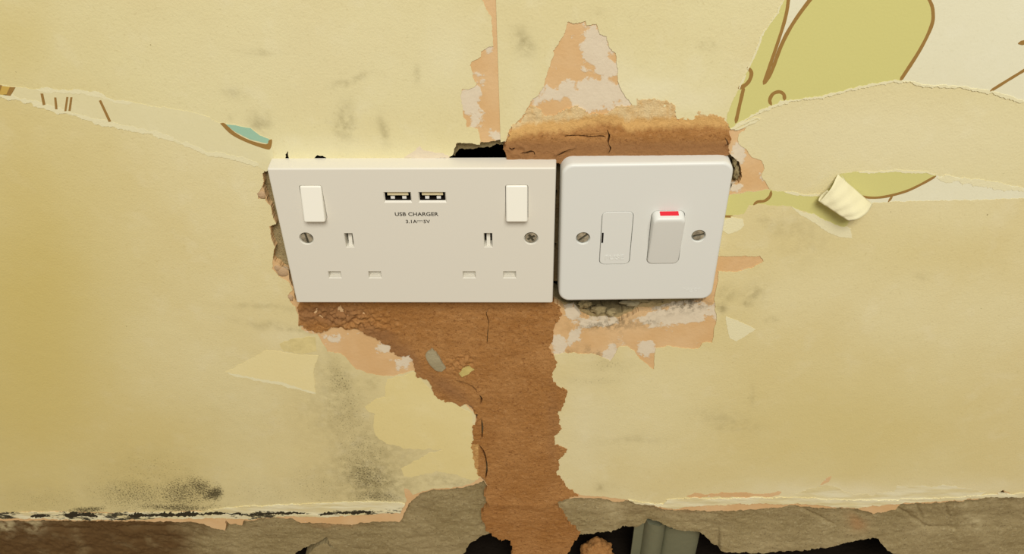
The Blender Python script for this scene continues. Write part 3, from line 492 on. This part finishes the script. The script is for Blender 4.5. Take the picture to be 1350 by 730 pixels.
for q in ([(13.5, 114.3), (21, 114.6), (14.5, 125.8), (8.5, 125.2)], [(54, 122.8), (57.5, 122.8), (60.5, 137.5), (57, 138.2)], [(72, 128), (74.8, 128), (76.5, 143.5), (73.3, 143.5)], [(88, 127.5), (90.6, 127.5), (88, 146), (85.4, 146)], [(93.2, 127.7), (96, 127.7), (93.6, 145.6), (90.8, 145.6)], [(130.8, 132.2), (133.8, 131.4), (147, 159.4), (143.8, 160.4)]):
    ink(q, pl, 'ink', 'brown_bar', 0, 0.00005)
ink([(296, 163), (308, 164.5), (330.5, 168.5), (342.5, 178), (356, 183.5), (352.5, 189), (330, 183), (312, 174)], pl, 'teal', 'leaf_print', 0.3)
ink(smooth([(290.5, 162.2), (297, 162.5), (310, 174), (328.8, 184), (351, 189.6), (354.5, 184.5), (358.8, 184), (357.2, 194.5), (351, 196), (325.3, 187), (305, 176.5), (290.5, 162.2)], 4)[:-1], pl, 'ink', 'leaf_outline', 0, 0.00003)

p1 = patch('printed_wallpaper', rough(RIGHT_TEAR+[(1066, -60), (1150, -250), (1830, -250), (1830, 205)]+BAND_TEAR[::-1], 1.0, 1.5), M['print_paper'], YP, 0.0003, 2.2, hfun=paper_h, attrs=PA0)
tag(p1, 'large torn sheet of cream printed wallpaper with a green leaf, top right of the wall', 'wallpaper', 'printed wallpaper remains')
VL = smooth([(1042, -45), (1039, 0), (1034.3, 26), (1023.3, 61), (1006, 111)]); VR = smooth([(1006, 111), (1016.7, 94), (1029.9, 59), (1045, 30.7), (1067, 0), (1095, -34)])
BR = smooth([(1205, -30), (1225, 0), (1229.6, 17.5), (1227, 35), (1212, 65.8), (1186, 106.3)])
shift = lambda L, dx, dy: [(a+dx, b+dy) for a, b in L]
gpoly = np.vstack([rough(RIGHT_TEAR, 1.0, 1.5, closed=False), VL, VR[1:], [(1130, -60), (1175, -55)], BR, rough(BAND_TEAR[:9][::-1], 1.0, 1.5, closed=False)])
patch('leaf_print', gpoly, M['green'], YI, 0.0002, 2.5, hfun=paper_h, parent=p1)
for L, w in ((VL, 4.4), (VR, 4.8), (BR, 4.6), (smooth([(985, 88), (990.2, 95), (988, 105), (981.7, 112), (973, 116)]), 5.0), (smooth([(980.5, 114), (976, 133), (969.5, 162)]), 4.6),
             (smooth([(1017, 138.5), (1014.5, 131.7), (1018.5, 123.5), (1026.7, 120.5), (1033, 124), (1034, 132.5)]), 4.6), ([(1304.5, 120), (1327, 106), (1350, 92), (1400, 62)], 3.6), ([(1341.7, 57), (1352, 55), (1380, 50)], 6.0)):
    ink(strip(L, w, 0.12, 1.5), p1, lift=0.00003+0.000003*w)
patch('torn_edge', rough(strip(BAND_TEAR, 3.0, 1.0), 1.3, 1.5), M['core'], YI-0.00012, 0.0003, 3.0, parent=p1)
patch('torn_edge', rough(strip([(963, 170), (976, 164.5), (994, 156), (1001, 156), (985, 163), (968, 171)], 3.5, 0.5), 0.6, 1.5), M['core'], YI-0.00022, 0.0004, 3.0, parent=p1)
patch('torn_edge', rough(strip(RIGHT_TEAR[2:], 2.2, 0.9), 1.0, 1.5), M['core'], YI-0.00007, 0.0003, 3.0, parent=p1)

p2 = patch('printed_wallpaper', rough(LOW_TOP+[(1830, 265), (1830, 275)]+shift(LOW_BOT, 0, 7)[::-1], 1.0, 1.5), M['print_paper'], YW-T-0.00008, 0.0002, 2.2, hfun=paper_h, attrs=PA0)
tag(p2, 'thin torn strip of printed wallpaper with green leaf tips, right of the switch plate', 'wallpaper', 'printed wallpaper remains')
YI = YW-T-0.00011
patch('leaf_print', np.vstack([rough(LOW_TOP[:9], 1.0, 1.5, closed=False), [(1114, 240), (1126, 262), (1128, 290)], rough(shift(LOW_BOT, 0, 6)[:11][::-1], 1.0, 1.5, closed=False)]), M['green'], YI, 0.0001, 2.5, hfun=paper_h, parent=p2)
patch('leaf_print', np.vstack([rough(LOW_TOP[8:15], 1.0, 1.5, closed=False), smooth([(1233, 231.5), (1213, 243), (1193, 252), (1166.7, 258.5), (1146.7, 260), (1128, 257)])]), M['green'], YI-0.00002, 0.0001, 2.5, hfun=paper_h, parent=p2)
for L, w in (([(952, 284.5), (966, 285), (980, 284)], 3.0), (smooth([(1016.5, 250.5), (1015, 258), (1008, 264.2), (998, 265.7), (992.7, 271)]), 3.8), (smooth([(1233.8, 231.5), (1213, 243), (1193, 252), (1166.7, 258.7), (1146.7, 260), (1126, 256.5)]), 3.2), ([(1177, 257), (1170.5, 266)], 3.0)):
    ink(strip(L, w, 0.12, 1.5), p2, lift=0.00003+0.000003*w)
patch('torn_edge', rough(strip(LOW_TOP[4:7], 3.0, 0.8), 1.0, 1.5), M['core'], YI-0.0001, 0.0002, 3.0, parent=p2)
patch('torn_edge', rough(strip(LOW_TOP[9:15], 2.4, 0.8), 1.0, 1.5), M['core'], YI-0.0001, 0.0002, 3.0, parent=p2)
patch('torn_edge', rough(strip(shift(LOW_TOP[14:], 0, 3), 7, 0.9), 1.5, 1.5), M['core'], YI-0.00006, 0.0002, 3.0, parent=p2)

# the peeled curl: a flap hinged on its right edge, rolled outwards over itself
def curl():
    q = lambda x, y, h: np.array([*unp([(x, y)], YW-h)[0], h])
    A, B, C, D = q(1104, 229, 0.0003), q(1150, 269, 0.0004), q(1080, 265, 0.0055), q(1118, 290, 0.0085)
    nu, nv = 26, 34; V = []; F = []
    for i in range(nu):
        u = i/(nu-1); u0 = A+(B-A)*u; u1 = C+(D-C)*(u+0.012*math.sin(u*19))
        for j in range(nv):
            v = j/(nv-1)*1.30
            if v <= 1: p = u0+(u1-u0)*v; p = p+np.array([0, 0, 0.0035*math.sin(math.pi*v)*(0.5+0.5*u)])
            else:                                                            # the torn end rolls back under itself
                w = (v-1)/0.30; d = (u0-u1); d[2] = 0; d /= np.linalg.norm(d); a = math.pi*w*0.9; r = 0.0022
                p = u1+d*r*(1-math.cos(a))*1.6+np.array([0, 0, -r*math.sin(a)*0.9-0.0012*w])-d*0.0012*math.sin(a)
            p[2] += 0.00018*math.sin(u*23+v*4)+0.00015*math.sin(u*11-v*12)
            V.append((p[0], YW-T-0.0003-max(p[2], 0.0), p[1]))
    for i in range(nu-1):
        for j in range(nv-1): F.append((i*nv+j, i*nv+j+1, (i+1)*nv+j+1, (i+1)*nv+j))
    me = bpy.data.meshes.new('peeled_curl'); me.from_pydata(V, [], F); me.polygons.foreach_set('use_smooth', np.ones(len(F), bool))
    o = link('peeled_curl', me, M['core'], p2); md = o.modifiers.new('paper', 'SOLIDIFY'); md.thickness = 0.0003; md.offset = 0
    o['label'] = 'white curl of peeled paper standing off the wall'
curl()

# ---------------------------------------------------------------- floor, conduit and rubble at the foot of the wall
fl = box_mesh('floor', (-0.75, -1.2, Z0-0.02), (0.85, 0.0, Z0), M['floor']); tag(fl, 'dusty unseen floor added at the foot of the wall to shape the light', kind='structure')  # out-of-view floor, added to block ambient light from below and bounce some back
def conduit():
    X0, Zt = unp([(853, 692)], YW+0.012)[0]; X1 = unp([(924, 706)], YW+0.012)[0][0]
    root = empty('cable_conduit', ((X0+X1)/2, YW+0.02, Z0)); tag(root, 'grey steel cable conduit poking out below the broken render', 'conduit')
    W = X1-X0
    def prof(name, pts, z0, z1f, mat):
        V = []; F = []; n = len(pts)
        for x, y in pts: V.append((x, y, z0))
        for k, (x, y) in enumerate(pts): V.append((x, y, z1f(x)))
        F = [(i, (i+1) % n, n+(i+1) % n, n+i) for i in range(n)]+[tuple(range(n))[::-1], tuple(range(n, 2*n))]
        me = bpy.data.meshes.new(name); me.from_pydata([(a-root.location.x, b-root.location.y, c-root.location.z) for a, b, c in V], [], F); me.polygons.foreach_set('use_smooth', np.array([True]*n+[False, False])); me.set_sharp_from_angle(angle=0.7); return link(name, me, mat, root)
    cx = X0+0.0075; R = 0.0085; yb = YW+0.020
    prof('tube', [(cx+R*math.cos(a), yb-R*math.sin(a)) for a in np.linspace(0, 2*math.pi, 33)[:-1]], Z0, lambda x: Zt+0.001*math.sin(x*900), M['galv_dull'])
    prof('flange', [(cx-R-0.007, yb-0.002), (cx-R+0.001, yb-0.002), (cx-R+0.001, yb), (cx-R-0.007, yb)], Z0, lambda x: Zt-0.004, M['galv_dull'])
    c2 = X0+W*0.70; R2 = W*0.34
    prof('channel', [(c2+R2*math.cos(a), yb+0.002-0.008*math.sin(a)**0.6) if math.sin(a) > 1e-6 else (c2+R2*math.cos(a), yb+0.002) for a in np.linspace(0, math.pi, 20)], Z0, lambda x: Zt-0.0085+0.001*math.sin(x*700), M['galv_dull'])
conduit()
X, Z = unp([(788, 722)], YW+0.012)[0]
rb = blob_mesh('plaster_rubble', (0, 0, (Z-Z0)*0.5), (0.013, 0.009, (Z-Z0)*0.5+0.002), M['brown'], None, 4, 4, 0.22, 2.2); rb.location = (X, YW+0.017, Z0)
tag(rb, 'lump of crumbled brown plaster beside the steel conduit', 'rubble', kind='thing')

# ---------------------------------------------------------------- socket and switch plates
def rrect(w, h, r, n=6, cx=0.0, cz=0.0):
    out = []
    for sx, sz, a0 in ((1, 1, 0), (-1, 1, 90), (-1, -1, 180), (1, -1, 270)):
        for k in range(n+1):
            a = math.radians(a0+90*k/n); out.append((cx+sx*(w/2-r)+r*math.cos(a), cz+sz*(h/2-r)+r*math.sin(a)))
    return np.array(out)
def circle(cx, cz, r, n=32): return np.array([(cx+r*math.cos(2*math.pi*k/n), cz+r*math.sin(2*math.pi*k/n)) for k in range(n)])
class MB:                                     # mesh in mm
    def __init__(s): s.V = []; s.F = []; s.S = []
    def ring(s, P, y):
        i = len(s.V)
        ys = y(P) if callable(y) else np.full(len(P), y)
        s.V += [(p[0], yy, p[1]) for p, yy in zip(P, ys)]; return list(range(i, i+len(P)))
    def loft(s, a, b, sm=True):
        n = len(a)
        for i in range(n): s.F.append((a[i], a[(i+1) % n], b[(i+1) % n], b[i])); s.S.append(sm)
    def cap(s, r, sm=False): s.F.append(tuple(r)); s.S.append(sm)
    def face_with_holes(s, outer, holes, y):
        P, F = cdt([outer]+holes); i0 = len(s.V); s.V += [(p[0], y, p[1]) for p in P]
        for f in F: s.F.append(tuple(int(i0+i) for i in f)); s.S.append(False)
    def build(s, name, mat, parent, loc=(0, 0, 0), sharp=None):
        me = bpy.data.meshes.new(name); me.from_pydata([tuple(c*0.001 for c in v) for v in s.V], [], s.F)
        me.polygons.foreach_set('use_smooth', np.array(s.S)); bm = bmesh.new(); bm.from_mesh(me)
        bmesh.ops.recalc_face_normals(bm, faces=bm.faces) if sharp == 'recalc' else None
        bm.to_mesh(me); bm.free(); o = link(name, me, mat, parent); o.location = loc; return o

def plate(name, mat, parent, wb, hb, rb_, wf, hf, rf, depth, edge, holes):
    """hollow moulded cover plate: back rim at y=depth, front at y=0, rounded edge; holes = list of (outline, [(inset outline, y)...], capped)"""
    m = MB(); rings = [(rrect(wb, hb, rb_), depth), (rrect(wb-(wb-wf)*0.7, hb-(hb-hf)*0.7, rb_), edge)]
    for k in range(1, 6):
        a = math.pi/2*k/5; ins = edge*(1-math.cos(a))
        rings.append((rrect(wb-(wb-wf)*0.7-2*ins*0.8-(wb-wf)*0.3*k/5, hb-(hb-hf)*0.7-2*ins*0.8-(hb-hf)*0.3*k/5, max(0.3, rb_-ins*0.8)), edge-edge*math.sin(a)))
    prev = None
    for P, y in rings:
        r = m.ring(P, y)
        if prev: m.loft(prev, r)
        prev = r
    outer = rings[-1][0]
    m.face_with_holes(outer, [h[0] for h in holes], 0.0)
    for ol, steps, capped in holes:
        prev = m.ring(ol, 0.0)
        for P, y in steps:
            r = m.ring(P, y); m.loft(r, prev, False) if True else None; prev = r
        if capped: m.cap(prev)
    return m.build(name, mat, parent)

def screw(parent, cx, cz, y, r, ang, cross=False, width=1.15):
    m = MB(); n = 40; C = circle(cx, cz, r, n)
    slot = np.array([(-r*0.94, -width/2), (r*0.94, -width/2), (r*0.94, width/2), (-r*0.94, width/2)])
    if cross:
        w = width*0.5; L = r*0.72; slot = np.array([(-L, -w), (-w, -w), (-w, -L), (w, -L), (w, -w), (L, -w), (L, w), (w, w), (w, L), (-w, L), (-w, w), (-L, w)])
    c, s_ = math.cos(ang), math.sin(ang); slot = np.array([(cx+a*c-b*s_, cz+a*s_+b*c) for a, b in slot])
    a = m.ring(circle(cx, cz, r, n), y+1.2); b = m.ring(C, y+0.35); m.loft(a, b); m2 = circle(cx, cz, r*0.96, n); d = m.ring(m2, y); m.loft(b, d)
    m.face_with_holes(m2, [slot], y); p = m.ring(slot, y); q = m.ring(slot, y+1.0); m.loft(q, p, False)
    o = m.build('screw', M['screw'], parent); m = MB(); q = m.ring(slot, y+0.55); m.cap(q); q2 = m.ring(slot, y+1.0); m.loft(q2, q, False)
    m.build('screw_slot', M['slot_shade'], o); return o

def text_mesh(name, body, size, sx, centre, y, extr, mat, parent, space=1.0, bold=0.0):
    cu = bpy.data.curves.new(name, 'FONT'); cu.body = body; cu.size = size*0.001; cu.align_x = 'CENTER'; cu.align_y = 'CENTER'; cu.extrude = extr*0.001; cu.space_character = space; cu.offset = bold*0.001
    o = bpy.data.objects.new(name+'_tmp', cu); col.objects.link(o); bpy.context.view_layer.update()
    me = bpy.data.meshes.new_from_object(o.evaluated_get(bpy.context.evaluated_depsgraph_get())); bpy.data.objects.remove(o); bpy.data.curves.remove(cu)
    for v in me.vertices: x, yy, z = v.co; v.co = (x*sx+centre[0]*0.001, y*0.001-z, yy+centre[1]*0.001)
    me.name = name; t = link(name, me, mat, parent); return t

def rocker(parent, cx, zb, zt, w, r, yb, yt, bev, mat, depth=5.0, name='rocker_switch'):
    """wedge rocker: stands yb proud at its bottom and yt at its top (mm)"""
    h = zt-zb; cz = (zt+zb)/2; m = MB()
    f = lambda P: np.array([-(yb+(yt-yb)*(p[1]-zb)/h) for p in P])
    prev = m.ring(rrect(w, h, r, 6, cx, cz), depth); rings = []
    for k in range(0, 5):
        a = math.pi/2*k/4; ins = bev*(1-math.cos(a)); dn = bev*(1-math.sin(a))
        P = rrect(w-2*ins, h-2*ins, max(0.2, r-ins*0.7), 6, cx, cz); rg = m.ring(P, f(P)+dn if True else 0) if False else m.ring(P, lambda Q, d=dn: f(Q)+d)
        m.loft(prev, rg); prev = rg
    m.cap(prev); return m.build(name, mat, parent)

# double socket with two charging ports
YF = -0.009
ds = empty('double_socket', (0, YF, 0)); tag(ds, 'white square-cornered double wall socket with two switches and charging ports', 'wall socket')
H = []
def rect(x0, x1, z0, z1): return np.array([(x0, z0), (x1, z0), (x1, z1), (x0, z1)], float)
def grow(P, d): c = P.mean(0); return c+(P-c)*(1+2*d/np.ptp(P, axis=0))
SWZ = (13.2, 32.7); SW = [(-52.2, 11.2), (52.8, 11.2)]
for cx, w in SW:
    o = rrect(w+0.5, SWZ[1]-SWZ[0]+0.5, 1.2, 6, cx, sum(SWZ)/2); H.append((o, [(o, 5.0)], False))
pins = []
for cx in (-36.8, 37.4):
    e = rect(cx-2.35, cx+2.35, -5.0, 4.2); H.append((grow(e, 0.0), [(grow(e, -0.25), 0.5), (grow(e, -0.3), 7.0)], False)); pins.append(('e', e, cx))
    for dx in (-11.1, 11.1):
        q = rect(cx+dx-3.65, cx+dx+3.65, -25.3, -20.5); H.append((q, [(grow(q, -0.3), 0.5), (grow(q, -0.35), 5.2)], False)); pins.append(('l', q, cx+dx))
usb = [(-8.3, 26.0), (9.5, 26.0)]
for ux, uz in usb:
    o = rect(ux-7.2, ux+7.2, uz-3.4, uz+2.9); i = rect(ux-6.6, ux+6.6, uz-2.5, uz+2.5); H.append((o, [(i, 0.9), (i, 2.0)], False))
for sx in (-59.6, 60.2):
    o = circle(sx, 0.75, 3.9); H.append((o, [(circle(sx, 0.75, 3.6), 0.5), (circle(sx, 0.75, 3.55), 2.0)], True))
plate('cover_plate', M['plastic_warm'], ds, 146.0, 86.0, 0.9, 144.6, 84.6, 0.6, 10.3, 0.9, H)
for cx, w in SW: rocker(ds, cx, SWZ[0], SWZ[1], w, 1.0, 4.2, 0.25, 0.9, M['plastic_switch'])
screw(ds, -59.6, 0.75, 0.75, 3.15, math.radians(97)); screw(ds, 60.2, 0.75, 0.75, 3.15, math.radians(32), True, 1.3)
for kind, q, cx in pins:
    x0, z0 = q.min(0); x1, z1 = q.max(0)
    if kind == 'l':
        m = MB(); a = [(x0-0.3, 3.5, z0-0.3), (x1+0.3, 3.0, z0-0.3), (x1+0.3, 3.9, z1+0.3), (x0-0.3, 4.6, z1+0.3)]; b = [(p[0], p[1]+1.0, p[2]) for p in a]
        m.V = a+b; m.F = [(0, 1, 2, 3), (7, 6, 5, 4), (0, 4, 5, 1), (1, 5, 6, 2), (2, 6, 7, 3), (3, 7, 4, 0)]; m.S = [False]*6
        m.build('pin_shutter', M['plastic_warm'], ds)
    else:
        m = MB(); hw = 0.95; a = [(cx-hw, 1.6, z0-0.2), (cx+hw, 1.6, z0-0.2), (cx+hw, 4.2, z1+0.3), (cx-hw, 4.2, z1+0.3)]; b = [(p[0], 6.8, p[2]) for p in a]
        m.V = a+b; m.F = [(0, 1, 2, 3), (7, 6, 5, 4), (0, 4, 5, 1), (1, 5, 6, 2), (2, 6, 7, 3), (3, 7, 4, 0)]; m.S = [False]*6
        m.build('earth_shutter', M['plastic_warm'], ds)
        m = MB(); r = m.ring(rect(x0-0.5, x1+0.5, z0-0.5, z1+0.5), 7.0); m.cap(r); r2 = m.ring(rect(x0-0.5, x1+0.5, z0-0.5, z1+0.5), 7.6); m.cap(r2[::-1]); m.loft(r2, r, False); m.build('earth_contact_housing', M['dark'], ds)
for ux, uz in usb:
    m = MB(); o = rect(ux-6.6, ux+6.6, uz-2.5, uz+2.5); a = m.ring(o, 1.2); b = m.ring(o, 9.0); m.loft(b, a, False); m.cap(b)
    port = m.build('usb_port', M['dark'], ds)
    m = MB(); t = rect(ux-5.4, ux+5.4, uz+0.2, uz+1.9); a = m.ring(t, 1.6); b = m.ring(t, 8.5); m.cap(a); m.loft(b, a, False); m.build('contact_tongue', M['usb_tongue'], port)
    for dx in (-2.9, 3.1):
        m = MB(); t = rect(ux+dx-1.05, ux+dx+1.05, uz-2.1, uz-0.75); a = m.ring(t, 2.0); b = m.ring(t, 3.0); m.cap(a); m.loft(b, a, False); m.build('spring_contact', M['painted_shine'], port)
text_mesh('lettering', 'USB CHARGER', 3.05, 1.10, (0.5, 15.7), 0.0, 0.04, M['print'], ds, 1.04, 0.07)
text_mesh('lettering', '3.1A', 2.85, 1.08, (-2.6, 11.2), 0.0, 0.04, M['print'], ds, 1.03, 0.06)
text_mesh('lettering', '5V', 2.85, 1.08, (5.5, 11.2), 0.0, 0.04, M['print'], ds, 1.03, 0.06)
m = MB()
for x0, x1, z0, z1 in ((0.4, 3.5, 11.75, 11.98), (0.4, 1.1, 11.1, 11.32), (1.6, 2.3, 11.1, 11.32), (2.8, 3.5, 11.1, 11.32)):
    a = m.ring(rect(x0, x1, z0, z1), -0.04); b = m.ring(rect(x0, x1, z0, z1), 0.02); m.cap(a); m.loft(b, a, False)
m.build('direct_current_symbol', M['print'], ds)

# fused switch
fs = empty('fused_switch', (0.1185, -0.0084, 0.0017), (0.0042, -0.0057, 0.0137)); tag(fs, 'white round-cornered fused switch plate with red marked rocker', 'wall switch')
H = []
FZ = (-17.7, 15.2); fcx, fw = -13.3, 16.1; o = rrect(fw+0.5, FZ[1]-FZ[0]+0.5, 2.9, 6, fcx, sum(FZ)/2); H.append((o, [(o, 3.0)], False))
rcx, rw = 12.75, 17.0; RZ = (-17.7, 15.4); o = rrect(rw+0.5, RZ[1]-RZ[0]+0.5, 3.2, 6, rcx, sum(RZ)/2); H.append((o, [(o, 4.0)], False))
nt = rrect(0.9, 6.6, 0.4, 4, -21.95, -0.8)
H.append((nt, [(nt, 3.0)], True)) if False else None
for sx, sz in ((-30.8, -0.9), (30.2, -0.4)):
    o = circle(sx, sz, 3.9); H.append((o, [(circle(sx, sz, 3.6), 0.6), (circle(sx, sz, 3.55), 2.4)], True))
plate('cover_plate', M['plastic_cool'], fs, 86.4, 86.4, 6.0, 85.6, 85.6, 5.5, 9.8, 1.8, H)
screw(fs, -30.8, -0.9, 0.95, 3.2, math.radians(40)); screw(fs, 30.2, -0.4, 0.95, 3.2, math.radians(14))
m = MB(); P = rrect(fw, FZ[1]-FZ[0], 2.7, 6, fcx, sum(FZ)/2); a = m.ring(P, 3.0); b = m.ring(P, 0.2); c = m.ring(rrect(fw-0.5, FZ[1]-FZ[0]-0.5, 2.5, 6, fcx, sum(FZ)/2), -0.12); m.loft(a, b); m.loft(b, c)
nt = rrect(1.0, 6.8, 0.4, 4, fcx-fw/2+0.85, -0.8); m.face_with_holes(rrect(fw-0.5, FZ[1]-FZ[0]-0.5, 2.5, 6, fcx, sum(FZ)/2), [nt], -0.12)
p = m.ring(nt, -0.12); q = m.ring(nt, 0.5); m.loft(q, p, False)
fc = m.build('fuse_carrier', M['plastic_cool'], fs)
m = MB(); a = m.ring(rect(fcx-fw/2+0.1, fcx-fw/2+2.0, -5, 4), 0.55); m.cap(a); b = m.ring(rect(fcx-fw/2+0.1, fcx-fw/2+2.0, -5, 4), 1.2); m.loft(b, a, False); m.build('finger_notch', M['dark'], fc)
text_mesh('embossed_lettering', 'FUSE', 4.3, 1.12, (fcx-0.2, -13.4), -0.12, 0.2, M['plastic_cool'], fc, 1.05)
text_mesh('embossed_lettering', 'hager', 4.0, 1.15, (30.6, -35.4), 0.0, 0.08, M['plastic_cool'], fs, 1.0)

def big_rocker():
    m = MB(); h = RZ[1]-RZ[0]; cz = sum(RZ)/2
    base = rrect(rw, h, 3.0, 6, rcx, cz); prev = m.ring(base, 4.0)
    top_y = lambda z: -(0.35+5.6*np.clip((z-RZ[0])/h, 0, 1)**1.05)
    def ring(ins, k, frac):
        P = rrect(rw-2*ins, h-2*ins, max(0.6, 3.0-ins*0.6), 6, rcx, cz).copy()
        P[:, 1] = np.where(P[:, 1] > cz, P[:, 1]-k*(P[:, 1]-cz)/(h/2), P[:, 1])     # the end leans back from the top edge
        return m.ring(P, lambda Q: top_y(Q[:, 1])*frac)
    for ins, k, frac in ((0.0, 0.0, 0.02), (0.15, 0.7, 0.5), (0.3, 1.3, 0.86), (0.55, 1.7, 0.95), (0.95, 2.2, 0.99), (1.5, 2.8, 1.0)):
        r = ring(ins, k, frac); m.loft(prev, r); prev = r
    m.cap(prev, True); return m.build('rocker_switch', M['plastic_cool'], fs)
rk = big_rocker()
m = MB(); zt = RZ[1]                                                          # red marker lying on the leaning top end
q = [(rcx-4.7, -0.55, zt+0.05), (rcx+4.9, -0.55, zt+0.05), (rcx+4.9, -3.3, zt-0.95), (rcx-4.7, -3.3, zt-0.95)]
m.V = q+[(x, y+0.3, z-0.5) for x, y, z in q]; m.F = [(0, 1, 2, 3)[::-1], (4, 5, 6, 7), (0, 4, 5, 1)[::-1], (1, 5, 6, 2)[::-1], (2, 6, 7, 3)[::-1], (3, 7, 4, 0)[::-1]]; m.S = [False]*6
mk = m.build('on_marker', M['red'], rk); mk['label'] = 'red stripe on the top end of the rocker'
